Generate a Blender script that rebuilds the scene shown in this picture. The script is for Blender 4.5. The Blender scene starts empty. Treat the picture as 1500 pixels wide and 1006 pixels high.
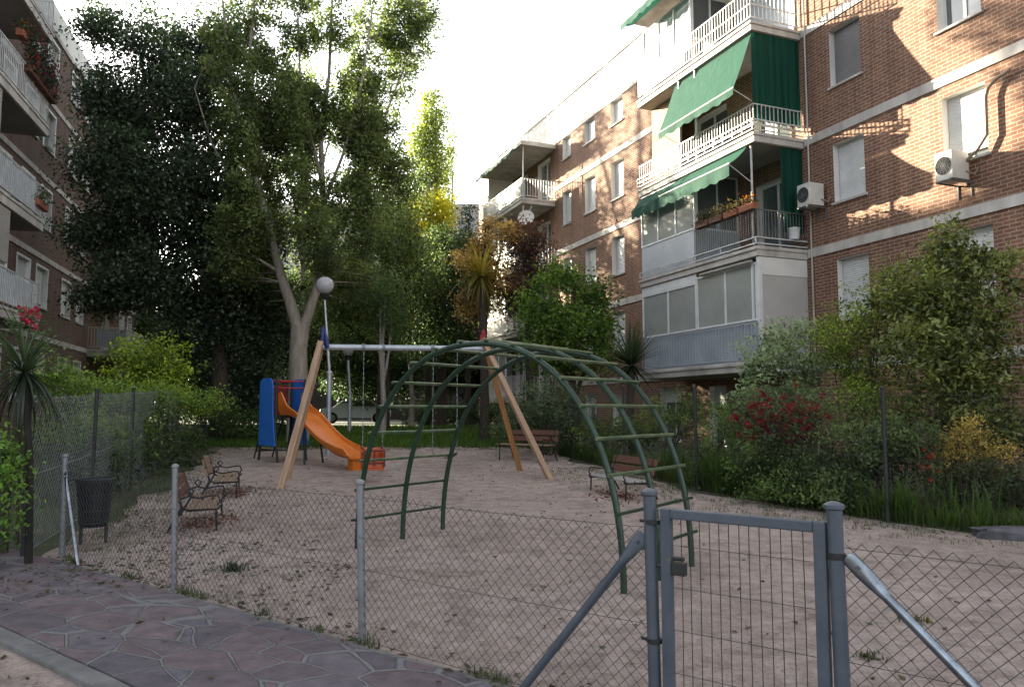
import bpy, math, random
import numpy as np
from mathutils import Vector, Matrix, noise

RN = random.Random(11)
NR = np.random.default_rng(11)
sc = bpy.context.scene
COL = sc.collection
PI = math.pi

# ------------------------------------------------------------------ camera maths
F, CX, CY = 1120.0, 750.0, 503.0
PITCH = math.atan(97.0 / F)
CAMH = 1.6


def ground(y):
    return 0.034 * min(max(0.0, y - 8.0), 24.0)


def ray(px, py):
    u, v = (px - CX) / F, (CY - py) / F
    return (u, math.cos(PITCH) - v * math.sin(PITCH), math.sin(PITCH) + v * math.cos(PITCH))


def at(px, py, Y):
    """world point at depth Y seen at photo pixel (px, py)"""
    d = ray(px, py)
    t = Y / d[1]
    return Vector((t * d[0], Y, CAMH + t * d[2]))


# ------------------------------------------------------------------ materials
def new_mat(name):
    m = bpy.data.materials.new(name)
    m.use_nodes = True
    nt = m.node_tree
    b = nt.nodes['Principled BSDF']
    return m, nt, b


def N(nt, t, **kw):
    n = nt.nodes.new(t)
    for k, v in kw.items():
        setattr(n, k, v)
    return n


def ramp(nt, fac, stops):
    r = N(nt, 'ShaderNodeValToRGB')
    e = r.color_ramp.elements
    while len(e) < len(stops):
        e.new(0.5)
    for i, (p, c) in enumerate(stops):
        e[i].position = p
        e[i].color = (*c, 1)
    nt.links.new(fac, r.inputs[0])
    return r.outputs[0]


def mixc(nt, fac, a, b, mode='MIX'):
    m = N(nt, 'ShaderNodeMix', data_type='RGBA', blend_type=mode)
    for sock, val in ((0, fac), (6, a), (7, b)):
        if hasattr(val, 'links') or hasattr(val, 'is_linked'):
            nt.links.new(val, m.inputs[sock])
        elif isinstance(val, (int, float)):
            m.inputs[sock].default_value = val
        else:
            m.inputs[sock].default_value = (*val, 1)
    return m.outputs[2]


def noise_tex(nt, vec, scale, detail=4, rough=0.6):
    n = N(nt, 'ShaderNodeTexNoise')
    n.inputs['Scale'].default_value = scale
    n.inputs['Detail'].default_value = detail
    n.inputs['Roughness'].default_value = rough
    if vec is not None:
        nt.links.new(vec, n.inputs['Vector'])
    return n.outputs[0]


def bump(nt, b, h, strength=0.4, dist=0.02):
    bp = N(nt, 'ShaderNodeBump')
    bp.inputs['Strength'].default_value = strength
    bp.inputs['Distance'].default_value = dist
    nt.links.new(h, bp.inputs['Height'])
    nt.links.new(bp.outputs[0], b.inputs['Normal'])


def plain(name, c1, c2=None, scale=6.0, rough=0.6, metal=0.0, bmp=0.0, spec=0.4, bscale=None, stretch=None):
    m, nt, b = new_mat(name)
    c2 = c2 or tuple(x * 0.72 for x in c1)
    tc = N(nt, 'ShaderNodeTexCoord')
    vec = tc.outputs['Object']
    if stretch:
        mp = N(nt, 'ShaderNodeMapping')
        mp.inputs['Scale'].default_value = stretch
        nt.links.new(vec, mp.inputs[0])
        vec = mp.outputs[0]
    n = noise_tex(nt, vec, scale, 6)
    col = ramp(nt, n, [(0.3, c2), (0.7, c1)])
    nt.links.new(col, b.inputs['Base Color'])
    b.inputs['Roughness'].default_value = rough
    b.inputs['Metallic'].default_value = metal
    b.inputs['Specular IOR Level'].default_value = spec
    if bmp:
        n2 = noise_tex(nt, vec, bscale or scale * 6, 4)
        bump(nt, b, n2, bmp, 0.01)
    return m


def worn(name, c1, c2, rust=(0.10, 0.045, 0.022), rough=0.42, metal=0.1, amount=0.60):
    m, nt, b = new_mat(name)
    tc = N(nt, 'ShaderNodeTexCoord')
    o = tc.outputs['Object']
    base = ramp(nt, noise_tex(nt, o, 5, 6, .65), [(0.3, c2), (0.7, c1)])
    chips = noise_tex(nt, o, 22, 7, .75)
    f = ramp(nt, chips, [(amount, (0, 0, 0)), (amount + .05, (1, 1, 1))])
    nt.links.new(mixc(nt, f, base, rust), b.inputs['Base Color'])
    rr = ramp(nt, noise_tex(nt, o, 12, 5), [(0.3, (rough * .75,) * 3), (0.7, (min(1, rough * 1.5),) * 3)])
    nt.links.new(rr, b.inputs['Roughness'])
    b.inputs['Metallic'].default_value = metal
    bump(nt, b, chips, 0.18, 0.004)
    return m


def brick_mat(name, c1, c2, mortar, dirt=0.35):
    m, nt, b = new_mat(name)
    tc = N(nt, 'ShaderNodeTexCoord')
    sx = N(nt, 'ShaderNodeSeparateXYZ')
    nt.links.new(tc.outputs['Object'], sx.inputs[0])
    ad = N(nt, 'ShaderNodeMath', operation='ADD')
    nt.links.new(sx.outputs[0], ad.inputs[0])
    nt.links.new(sx.outputs[1], ad.inputs[1])
    cb = N(nt, 'ShaderNodeCombineXYZ')
    nt.links.new(ad.outputs[0], cb.inputs[0])
    nt.links.new(sx.outputs[2], cb.inputs[1])
    bt = N(nt, 'ShaderNodeTexBrick')
    bt.offset = 0.5
    nt.links.new(cb.outputs[0], bt.inputs['Vector'])
    bt.inputs['Scale'].default_value = 1.0
    bt.inputs['Brick Width'].default_value = 0.25
    bt.inputs['Row Height'].default_value = 0.080
    bt.inputs['Mortar Size'].default_value = 0.0095
    bt.inputs['Mortar Smooth'].default_value = 0.15
    bt.inputs['Bias'].default_value = -0.1
    bt.inputs['Color1'].default_value = (*c1, 1)
    bt.inputs['Color2'].default_value = (*c2, 1)
    bt.inputs['Mortar'].default_value = (*mortar, 1)
    nz = noise_tex(nt, tc.outputs['Object'], 0.55, 8, 0.62)
    stain = ramp(nt, nz, [(0.25, (1 - dirt,) * 3), (0.7, (1.08, 1.05, 1.02))])
    nz2 = noise_tex(nt, tc.outputs['Object'], 14, 4)
    fine = ramp(nt, nz2, [(0.3, (0.8, 0.8, 0.8)), (0.7, (1.12, 1.1, 1.08))])
    c = mixc(nt, 1.0, bt.outputs['Color'], stain, 'MULTIPLY')
    c = mixc(nt, 1.0, c, fine, 'MULTIPLY')
    mp = N(nt, 'ShaderNodeMapping')
    mp.inputs['Scale'].default_value = (2.2, 2.2, 0.16)
    nt.links.new(tc.outputs['Object'], mp.inputs[0])
    streak = noise_tex(nt, mp.outputs[0], 1.6, 6, 0.7)
    c = mixc(nt, 1.0, c, ramp(nt, streak, [(0.32, (0.70, 0.69, 0.68)), (0.55, (1.0, 1.0, 1.0)), (0.75, (1.10, 1.09, 1.08))]), 'MULTIPLY')
    nt.links.new(c, b.inputs['Base Color'])
    b.inputs['Roughness'].default_value = 0.85
    b.inputs['Specular IOR Level'].default_value = 0.25
    inv = N(nt, 'ShaderNodeMath', operation='SUBTRACT')
    inv.inputs[0].default_value = 1.0
    nt.links.new(bt.outputs['Fac'], inv.inputs[1])
    bump(nt, b, inv.outputs[0], 0.6, 0.012)
    return m


def leaf_mat(name, trans=0.4, rough=0.55, spec=0.3):
    m, nt, b = new_mat(name)
    a = N(nt, 'ShaderNodeAttribute', attribute_name='tint')
    nt.links.new(a.outputs['Color'], b.inputs['Base Color'])
    b.inputs['Roughness'].default_value = rough
    b.inputs['Specular IOR Level'].default_value = spec
    tr = N(nt, 'ShaderNodeBsdfTranslucent')
    hs = N(nt, 'ShaderNodeHueSaturation')
    hs.inputs['Saturation'].default_value = 1.15
    hs.inputs['Value'].default_value = 1.7
    nt.links.new(a.outputs['Color'], hs.inputs['Color'])
    nt.links.new(hs.outputs[0], tr.inputs['Color'])
    mx = N(nt, 'ShaderNodeMixShader')
    mx.inputs[0].default_value = trans
    nt.links.new(b.outputs[0], mx.inputs[1])
    nt.links.new(tr.outputs[0], mx.inputs[2])
    nt.links.new(mx.outputs[0], nt.nodes['Material Output'].inputs['Surface'])
    return m


def cloth_mat(name, c1, c2, trans=0.35, stretch=(6, 6, .3)):
    m, nt, b = new_mat(name)
    tc = N(nt, 'ShaderNodeTexCoord')
    mp = N(nt, 'ShaderNodeMapping')
    mp.inputs['Scale'].default_value = stretch
    nt.links.new(tc.outputs['Object'], mp.inputs[0])
    n = noise_tex(nt, mp.outputs[0], 2.0, 5)
    col = ramp(nt, n, [(0.3, c2), (0.7, c1)])
    nt.links.new(col, b.inputs['Base Color'])
    b.inputs['Roughness'].default_value = 0.8
    b.inputs['Specular IOR Level'].default_value = 0.15
    tr = N(nt, 'ShaderNodeBsdfTranslucent')
    nt.links.new(col, tr.inputs['Color'])
    mx = N(nt, 'ShaderNodeMixShader')
    mx.inputs[0].default_value = trans
    nt.links.new(b.outputs[0], mx.inputs[1])
    nt.links.new(tr.outputs[0], mx.inputs[2])
    nt.links.new(mx.outputs[0], nt.nodes['Material Output'].inputs['Surface'])
    return m


def sand_mat():
    m, nt, b = new_mat('sand')
    tc = N(nt, 'ShaderNodeTexCoord')
    o = tc.outputs['Object']
    big = noise_tex(nt, o, 0.45, 5, 0.6)
    base = ramp(nt, big, [(0.25, (0.28, 0.230, 0.205)), (0.5, (0.375, 0.312, 0.282)), (0.78, (0.44, 0.375, 0.345))])
    mid = noise_tex(nt, o, 5.0, 6, 0.7)
    c = mixc(nt, 1.0, base, ramp(nt, mid, [(0.30, (0.66, 0.64, 0.62)), (0.60, (1.08, 1.07, 1.07))]), 'MULTIPLY')
    fine = noise_tex(nt, o, 34, 8, 0.9)
    c = mixc(nt, 1.0, c, ramp(nt, fine, [(0.37, (0.50, 0.49, 0.48)), (0.48, (0.92, 0.91, 0.90)), (0.62, (1.12, 1.12, 1.12))]), 'MULTIPLY')
    vo = N(nt, 'ShaderNodeTexVoronoi')
    vo.inputs['Scale'].default_value = 19
    nt.links.new(o, vo.inputs['Vector'])
    peb = ramp(nt, vo.outputs['Distance'], [(0.10, (0.42, 0.40, 0.39)), (0.20, (1, 1, 1))])
    c = mixc(nt, 0.7, c, mixc(nt, 1.0, c, peb, 'MULTIPLY'))
    scuff = noise_tex(nt, o, 1.9, 8, 0.75)
    c = mixc(nt, 1.0, c, ramp(nt, scuff, [(0.34, (0.74, 0.73, 0.73)), (0.50, (1.0, 1.0, 1.0)), (0.70, (1.10, 1.09, 1.08))]), 'MULTIPLY')
    # greenish / dark organic litter toward the margins
    org = noise_tex(nt, o, 0.9, 7, 0.72)
    fac = ramp(nt, org, [(0.56, (0, 0, 0)), (0.68, (1, 1, 1))])
    c = mixc(nt, fac, c, mixc(nt, 1.0, c, (0.66, 0.64, 0.55), 'MULTIPLY'))
    nt.links.new(c, b.inputs['Base Color'])
    b.inputs['Roughness'].default_value = 0.95
    b.inputs['Specular IOR Level'].default_value = 0.1
    add = N(nt, 'ShaderNodeMath', operation='MULTIPLY_ADD')
    nt.links.new(mid, add.inputs[0])
    add.inputs[1].default_value = 3.0
    nt.links.new(fine, add.inputs[2])
    bump(nt, b, add.outputs[0], 0.75, 0.02)
    return m


def ground_mat():
    m, nt, b = new_mat('planted_earth')
    tc = N(nt, 'ShaderNodeTexCoord')
    o = tc.outputs['Object']
    n = noise_tex(nt, o, 1.6, 7, 0.65)
    c = ramp(nt, n, [(0.3, (0.05, 0.042, 0.028)), (0.5, (0.04, 0.055, 0.02)), (0.72, (0.11, 0.09, 0.055))])
    nt.links.new(c, b.inputs['Base Color'])
    b.inputs['Roughness'].default_value = 1
    bump(nt, b, noise_tex(nt, o, 18, 5), 0.8, 0.03)
    return m


def slate_mat():
    m, nt, b = new_mat('crazy_paving')
    tc = N(nt, 'ShaderNodeTexCoord')
    o = tc.outputs['Object']
    # wobble so the joints are not ruler straight
    nz = N(nt, 'ShaderNodeTexNoise')
    nz.inputs['Scale'].default_value = 2.2
    nt.links.new(o, nz.inputs['Vector'])
    wob = N(nt, 'ShaderNodeVectorMath', operation='SCALE')
    nt.links.new(nz.outputs['Color'], wob.inputs[0])
    wob.inputs['Scale'].default_value = 0.10
    ad = N(nt, 'ShaderNodeVectorMath', operation='ADD')
    nt.links.new(o, ad.inputs[0])
    nt.links.new(wob.outputs[0], ad.inputs[1])
    mp = N(nt, 'ShaderNodeMapping')
    mp.inputs['Scale'].default_value = (2.0, 3.5, 0.0)
    mp.inputs['Rotation'].default_value = (0, 0, 0.35)
    nt.links.new(ad.outputs[0], mp.inputs[0])
    ve = N(nt, 'ShaderNodeTexVoronoi', feature='DISTANCE_TO_EDGE')
    vc = N(nt, 'ShaderNodeTexVoronoi', feature='F1')
    for v in (ve, vc):
        v.inputs['Scale'].default_value = 1.0
        v.inputs['Randomness'].default_value = 1.0
        nt.links.new(mp.outputs[0], v.inputs['Vector'])
    sp = N(nt, 'ShaderNodeSeparateColor')
    nt.links.new(vc.outputs['Color'], sp.inputs[0])
    stone = ramp(nt, sp.outputs[0], [(0.0, (0.088, 0.079, 0.092)), (0.35, (0.115, 0.088, 0.096)), (0.7, (0.135, 0.106, 0.112)), (1.0, (0.108, 0.104, 0.120))])
    sn = noise_tex(nt, o, 7, 7, 0.7)
    stone = mixc(nt, 1.0, stone, ramp(nt, sn, [(0.25, (0.50, 0.53, 0.58)), (0.7, (1.35, 1.28, 1.28))]), 'MULTIPLY')
    grit = noise_tex(nt, o, 60, 4, 0.7)
    mort = ramp(nt, grit, [(0.3, (0.10, 0.098, 0.10)), (0.7, (0.205, 0.20, 0.205))])
    # joint width varies
    jw = noise_tex(nt, o, 1.4, 3)
    jm = N(nt, 'ShaderNodeMath', operation='MULTIPLY_ADD')
    nt.links.new(jw, jm.inputs[0])
    jm.inputs[1].default_value = -0.095
    jm.inputs[2].default_value = 0.028
    js = N(nt, 'ShaderNodeMath', operation='ADD')
    nt.links.new(ve.outputs['Distance'], js.inputs[0])
    nt.links.new(jm.outputs[0], js.inputs[1])
    fac = ramp(nt, js.outputs[0], [(0.0, (0, 0, 0)), (0.022, (1, 1, 1))])
    c = mixc(nt, fac, mort, stone)
    nt.links.new(c, b.inputs['Base Color'])
    b.inputs['Roughness'].default_value = 0.82
    b.inputs['Specular IOR Level'].default_value = 0.35
    hh = N(nt, 'ShaderNodeMath', operation='MULTIPLY_ADD')
    nt.links.new(sn, hh.inputs[0])
    hh.inputs[1].default_value = 0.6
    sf = N(nt, 'ShaderNodeSeparateColor')
    nt.links.new(fac, sf.inputs[0])
    nt.links.new(sf.outputs[0], hh.inputs[2])
    bump(nt, b, hh.outputs[0], 1.0, 0.02)
    return m


def wood_mat(name, c1, c2, axis_scale=(14, 14, 1.2), rough=0.7):
    return plain(name, c1, c2, scale=2.2, rough=rough, bmp=0.25, stretch=axis_scale, spec=0.25)


M = {}
M['sand'] = sand_mat()
M['earth'] = ground_mat()
M['slate'] = slate_mat()
M['concrete'] = plain('kerb_concrete', (0.175, 0.172, 0.17), (0.09, 0.09, 0.09), 5, 0.9, bmp=0.7)
M['lawn'] = plain('lawn_soil', (0.055, 0.10, 0.022), (0.03, 0.055, 0.014), 2.5, 1.0, bmp=0.6)
M['asphalt'] = plain('asphalt', (0.055, 0.055, 0.055), (0.04, 0.04, 0.04), 8, 0.95)
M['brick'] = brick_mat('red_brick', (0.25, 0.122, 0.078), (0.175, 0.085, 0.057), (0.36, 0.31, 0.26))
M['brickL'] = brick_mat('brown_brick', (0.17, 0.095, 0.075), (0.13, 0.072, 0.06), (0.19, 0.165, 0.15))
M['band'] = plain('painted_band', (0.56, 0.53, 0.50), (0.30, 0.275, 0.255), 1.3, 0.8, bmp=0.15, stretch=(1.6, 1.6, .5))
M['plaster'] = plain('white_plaster', (0.72, 0.70, 0.67), (0.56, 0.54, 0.51), 0.8, 0.85, bmp=0.15)
M['beige'] = plain('beige_render', (0.30, 0.215, 0.125), (0.22, 0.155, 0.09), 1.5, 0.85)
M['frame'] = plain('white_frame', (0.68, 0.69, 0.70), (0.55, 0.56, 0.57), 3, 0.45)
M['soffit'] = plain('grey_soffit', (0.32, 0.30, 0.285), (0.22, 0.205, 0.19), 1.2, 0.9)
M['soffit_pale'] = plain('pale_screen', (0.44, 0.42, 0.40), (0.38, 0.36, 0.34), 1.2, 0.7)
M['rail'] = plain('white_rail_paint', (0.60, 0.60, 0.60), (0.40, 0.39, 0.38), 5, 0.5)
M['panel'] = plain('pale_metal_panel', (0.42, 0.455, 0.50), (0.31, 0.34, 0.38), 1.6, 0.45)
M['dark_rail'] = plain('dark_rail', (0.17, 0.17, 0.165), (0.08, 0.08, 0.08), 6, 0.6)
M['awning'] = cloth_mat('green_canvas', (0.022, 0.098, 0.070), (0.013, 0.062, 0.045), 0.36)
M['curtain'] = cloth_mat('green_curtain', (0.009, 0.066, 0.045), (0.005, 0.036, 0.024), 0.2, (9, 9, .25))
M['steel'] = worn('galvanised_steel', (0.27, 0.28, 0.295), (0.14, 0.148, 0.16), (0.11, 0.075, 0.05), .5, .6, .60)
M['gate_paint'] = worn('grey_gate_paint', (0.085, 0.10, 0.125), (0.05, 0.062, 0.08), (0.13, 0.115, 0.10), .45, .15, .61)
M['bright_steel'] = plain('new_galvanised', (0.34, 0.38, 0.43), (0.16, 0.18, 0.21), 12, 0.24, 0.95)
M['wire'] = plain('fence_wire', (0.052, 0.052, 0.055), (0.028, 0.028, 0.03), 9, 0.55, 0.35)
M['wire_light'] = plain('fence_wire_aged', (0.36, 0.39, 0.43), (0.22, 0.24, 0.27), 3, 0.5, 0.4)
M['dark_steel'] = plain('dark_painted_steel', (0.028, 0.030, 0.030), (0.015, 0.016, 0.016), 7, 0.55, 0.1)
M['green'] = worn('dark_green_paint', (0.008, 0.038, 0.018), (0.004, 0.020, 0.010), (0.07, 0.05, 0.03), .36, 0.0, .62)
M['rung'] = plain('worn_green_rung', (0.13, 0.16, 0.085), (0.018, 0.055, 0.024), 5, 0.4, 0.2, spec=0.5)
M['timber'] = wood_mat('pale_timber', (0.42, 0.29, 0.20), (0.24, 0.145, 0.088))
M['timber2'] = wood_mat('orange_timber', (0.33, 0.165, 0.062), (0.20, 0.09, 0.035))
M['beam'] = plain('beam_steel', (0.44, 0.47, 0.50), (0.30, 0.32, 0.35), 5, 0.42, 0.5)
M['blue'] = plain('blue_plastic', (0.022, 0.145, 0.50), (0.016, 0.11, 0.40), 3, 0.38)
M['dkblue'] = plain('dark_blue_plastic', (0.015, 0.03, 0.14), None, 3, 0.4)
M['red'] = plain('red_plastic', (0.36, 0.022, 0.03), (0.24, 0.015, 0.02), 3, 0.4)
M['dkred'] = plain('dark_red_panel', (0.15, 0.018, 0.018), (0.09, 0.012, 0.012), 3, 0.5)
M['orange'] = plain('orange_slide_plastic', (0.62, 0.17, 0.020), (0.50, 0.125, 0.014), 2.2, 0.36, bmp=0.05)
M['orange_seat'] = plain('orange_seat_plastic', (0.50, 0.10, 0.028), (0.40, 0.075, 0.02), 4, 0.5)
M['iron'] = plain('black_iron', (0.02, 0.02, 0.021), (0.012, 0.012, 0.012), 8, 0.5, 0.4)
M['slat_grey'] = wood_mat('weathered_slat', (0.33, 0.32, 0.30), (0.2, 0.19, 0.175), (2, 16, 16))
M['slat_brown'] = wood_mat('brown_slat', (0.145, 0.062, 0.042), (0.075, 0.036, 0.026), (2, 16, 16))
M['slat_light'] = wood_mat('tan_slat', (0.24, 0.165, 0.11), (0.15, 0.10, 0.07), (2, 16, 16))
M['black_mesh'] = plain('black_bin', (0.016, 0.016, 0.018), (0.01, 0.01, 0.011), 8, 0.5)
M['globe'] = plain('opal_globe', (0.40, 0.40, 0.41), (0.30, 0.30, 0.31), 2, 0.15)
M['bark'] = plain('poplar_bark', (0.30, 0.27, 0.225), (0.15, 0.125, 0.10), 3.5, 0.9, bmp=0.7, stretch=(2, 2, 0.6))
M['bark_dark'] = plain('dark_bark', (0.06, 0.048, 0.036), (0.03, 0.024, 0.018), 4, 0.95, bmp=0.7, stretch=(2, 2, .6))
M['leaf'] = leaf_mat('leaves')
M['leaf_gloss'] = leaf_mat('glossy_leaves', 0.30, 0.4, 0.45)
M['petal'] = leaf_mat('petals', 0.3, 0.6, 0.2)
M['terracotta'] = plain('terracotta', (0.33, 0.12, 0.065), (0.22, 0.08, 0.045), 4, 0.85)
M['white_plastic'] = plain('white_plastic', (0.66, 0.67, 0.68), (0.55, 0.56, 0.57), 4, 0.45)
M['ac'] = plain('ac_casing', (0.60, 0.585, 0.545), (0.45, 0.43, 0.40), 3, 0.5)
M['dark_grille'] = plain('dark_grille', (0.12, 0.125, 0.13), (0.08, 0.08, 0.085), 6, 0.6)
M['pipe'] = plain('pipe_wrap', (0.30, 0.22, 0.17), (0.2, 0.15, 0.11), 6, 0.7)
M['stone'] = plain('grey_stone', (0.13, 0.125, 0.135), (0.05, 0.05, 0.06), 5, 0.95, bmp=1.0)
M['car_paint'] = plain('silver_car_paint', (0.42, 0.44, 0.46), (0.40, 0.42, 0.44), 2, 0.25, 0.4)
M['car_white'] = plain('white_car_paint', (0.70, 0.71, 0.72), (0.66, 0.67, 0.68), 2, 0.25)
M['tyre'] = plain('tyre', (0.02, 0.02, 0.02), None, 8, 0.9)
M['dark_in'] = plain('dark_interior', (0.022, 0.02, 0.018), (0.012, 0.011, 0.01), 2, 0.9)
M['cream_wall'] = plain('cream_wall', (0.42, 0.40, 0.38), (0.34, 0.32, 0.31), 0.8, 0.9)
M['stonecoping'] = plain('coping', (0.4, 0.38, 0.35), None, 2, 0.9)


def shutter_mat(name, c, c2):
    m, nt, b = new_mat(name)
    tc = N(nt, 'ShaderNodeTexCoord')
    sx = N(nt, 'ShaderNodeSeparateXYZ')
    nt.links.new(tc.outputs['Object'], sx.inputs[0])
    w = N(nt, 'ShaderNodeMath', operation='MULTIPLY')
    nt.links.new(sx.outputs[2], w.inputs[0])
    w.inputs[1].default_value = 2 * PI / 0.055
    s = N(nt, 'ShaderNodeMath', operation='SINE')
    nt.links.new(w.outputs[0], s.inputs[0])
    n = noise_tex(nt, tc.outputs['Object'], 2.0, 5)
    col = ramp(nt, n, [(0.3, c2), (0.7, c)])
    nt.links.new(col, b.inputs['Base Color'])
    b.inputs['Roughness'].default_value = 0.55
    bump(nt, b, s.outputs[0], 0.5, 0.01)
    return m


M['shutter'] = shutter_mat('white_shutter', (0.60, 0.60, 0.60), (0.47, 0.47, 0.47))
M['shutter_grey'] = shutter_mat('grey_shutter', (0.17, 0.165, 0.165), (0.12, 0.118, 0.12))
M['shutter_tan'] = shutter_mat('tan_shutter', (0.40, 0.37, 0.34), (0.32, 0.30, 0.28))


def glass_mat(name, base, rough=0.06):
    m, nt, b = new_mat(name)
    tc = N(nt, 'ShaderNodeTexCoord')
    n = noise_tex(nt, tc.outputs['Object'], 1.3, 3)
    col = ramp(nt, n, [(0.3, tuple(x * 0.8 for x in base)), (0.7, base)])
    nt.links.new(col, b.inputs['Base Color'])
    b.inputs['Roughness'].default_value = rough
    b.inputs['Specular IOR Level'].default_value = 0.9
    b.inputs['Coat Weight'].default_value = 0.6
    b.inputs['Coat Roughness'].default_value = 0.03
    bump(nt, b, noise_tex(nt, tc.outputs['Object'], 1.1, 2), 0.12, 0.05)
    return m


M['glass'] = glass_mat('window_glass', (0.10, 0.11, 0.115))
M['glass_pale'] = glass_mat('curtained_glass', (0.36, 0.375, 0.36))


# ------------------------------------------------------------------ mesh helpers
class MB:
    def __init__(self):
        self.v, self.f, self.mi = [], [], []

    def face(self, idx, mi=0):
        self.f.append(tuple(idx))
        self.mi.append(mi)

    def quad(self, a, b, c, d, mi=0):
        k = len(self.v)
        self.v += [tuple(a), tuple(b), tuple(c), tuple(d)]
        self.face((k, k + 1, k + 2, k + 3), mi)
        return self

    def box(self, x0, x1, y0, y1, z0, z1, mi=0):
        k = len(self.v)
        self.v += [(x0, y0, z0), (x1, y0, z0), (x1, y1, z0), (x0, y1, z0), (x0, y0, z1), (x1, y0, z1), (x1, y1, z1), (x0, y1, z1)]
        for q in ((0, 3, 2, 1), (4, 5, 6, 7), (0, 1, 5, 4), (1, 2, 6, 5), (2, 3, 7, 6), (3, 0, 4, 7)):
            self.face([k + i for i in q], mi)
        return self

    def tube(self, pts, r, n=8, mi=0, caps=True):
        pts = [Vector(p) for p in pts]
        rs = r if isinstance(r, (list, tuple)) else [r] * len(pts)
        k = len(self.v)
        up = None
        for i, p in enumerate(pts):
            t = (pts[min(i + 1, len(pts) - 1)] - pts[max(i - 1, 0)])
            if t.length < 1e-9:
                t = Vector((0, 0, 1))
            t.normalize()
            if up is None:
                up = t.orthogonal().normalized()
            up = (up - t * up.dot(t))
            if up.length < 1e-6:
                up = t.orthogonal()
            up.normalize()
            s = t.cross(up)
            for j in range(n):
                a = 2 * PI * j / n
                q = p + (up * math.cos(a) + s * math.sin(a)) * rs[i]
                self.v.append(tuple(q))
        for i in range(len(pts) - 1):
            for j in range(n):
                a, b = k + i * n + j, k + i * n + (j + 1) % n
                self.face((a, b, b + n, a + n), mi)
        if caps:
            self.face([k + j for j in reversed(range(n))], mi)
            e = k + (len(pts) - 1) * n
            self.face([e + j for j in range(n)], mi)
        return self

    def bar(self, p, q, w, h, up=(0, 0, 1), mi=0):
        p, q, up = Vector(p), Vector(q), Vector(up)
        t = (q - p).normalized()
        s = t.cross(up)
        if s.length < 1e-6:
            s = t.orthogonal()
        s.normalize()
        u = s.cross(t)
        k = len(self.v)
        for c in (p, q):
            for a, b in ((-1, -1), (1, -1), (1, 1), (-1, 1)):
                self.v.append(tuple(c + s * a * w / 2 + u * b * h / 2))
        for f in ((0, 1, 2, 3), (7, 6, 5, 4), (0, 4, 5, 1), (1, 5, 6, 2), (2, 6, 7, 3), (3, 7, 4, 0)):
            self.face([k + i for i in f], mi)
        return self

    def lathe(self, prof, c=(0, 0, 0), n=16, mi=0):
        k = len(self.v)
        for r, z in prof:
            for j in range(n):
                a = 2 * PI * j / n
                self.v.append((c[0] + r * math.cos(a), c[1] + r * math.sin(a), c[2] + z))
        for i in range(len(prof) - 1):
            for j in range(n):
                a, b = k + i * n + j, k + i * n + (j + 1) % n
                self.face((a, b, b + n, a + n), mi)
        self.face([k + j for j in reversed(range(n))], mi)
        e = k + (len(prof) - 1) * n
        self.face([e + j for j in range(n)], mi)
        return self

    def sphere(self, c, r, n=16, mi=0, sz=1.0):
        prof = [(max(1e-4, r * math.sin(PI * i / n)), -r * sz * math.cos(PI * i / n)) for i in range(n + 1)]
        return self.lathe(prof, c, n + 4, mi)

    def grid(self, P, nu, nv, mi=0):
        k = len(self.v)
        for i in range(nu + 1):
            for j in range(nv + 1):
                self.v.append(tuple(P(i / nu, j / nv)))
        w = nv + 1
        for i in range(nu):
            for j in range(nv):
                a = k + i * w + j
                self.face((a, a + w, a + w + 1, a + 1), mi)
        return self

    def prism(self, poly, fn, d0, d1, mi=0):
        """poly: 2d points; fn(u, v, d) -> 3d point; extruded between d0 and d1"""
        n = len(poly)
        k = len(self.v)
        for d in (d0, d1):
            for (u, v) in poly:
                self.v.append(tuple(fn(u, v, d)))
        self.face([k + i for i in reversed(range(n))], mi)
        self.face([k + n + i for i in range(n)], mi)
        for i in range(n):
            j = (i + 1) % n
            self.face((k + i, k + j, k + n + j, k + n + i), mi)
        return self

    def build(self, name, mats, parent=None, smooth=None, bevel=0.0):
        me = bpy.data.meshes.new(name)
        me.from_pydata(self.v, [], self.f)
        mats = mats if isinstance(mats, (list, tuple)) else [mats]
        for m in mats:
            me.materials.append(M[m] if isinstance(m, str) else m)
        if len(mats) > 1:
            me.polygons.foreach_set('material_index', self.mi)
        if smooth:
            me.polygons.foreach_set('use_smooth', [True] * len(me.polygons))
            me.set_sharp_from_angle(angle=math.radians(smooth if smooth is not True else 40))
        me.update()
        o = bpy.data.objects.new(name, me)
        COL.objects.link(o)
        o.parent = parent
        if bevel:
            b = o.modifiers.new('bevel', 'BEVEL')
            b.width = bevel
            b.segments = 2
            b.limit_method = 'ANGLE'
        return o


def tag(o, label=None, cat=None, group=None, kind=None):
    if label:
        o['label'] = label
    if cat:
        o['category'] = cat
    if group:
        o['group'] = group
    if kind:
        o['kind'] = kind
    return o


def thing(name, label, cat, loc=(0, 0, 0), rz=0.0, group=None):
    o = bpy.data.objects.new(name, None)
    o.empty_display_size = 0.2
    COL.objects.link(o)
    o.location = loc
    o.rotation_euler = (0, 0, rz)
    return tag(o, label, cat, group)


def holder(name, parent, loc=(0, 0, 0), rz=0.0):
    o = bpy.data.objects.new(name, None)
    COL.objects.link(o)
    o.parent = parent
    o.location = loc
    o.rotation_euler = (0, 0, rz)
    return o


def copy_tree(o, parent=None):
    c = o.copy()
    COL.objects.link(c)
    c.parent = parent
    for ch in list(o.children):
        copy_tree(ch, c)
    return c


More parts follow.
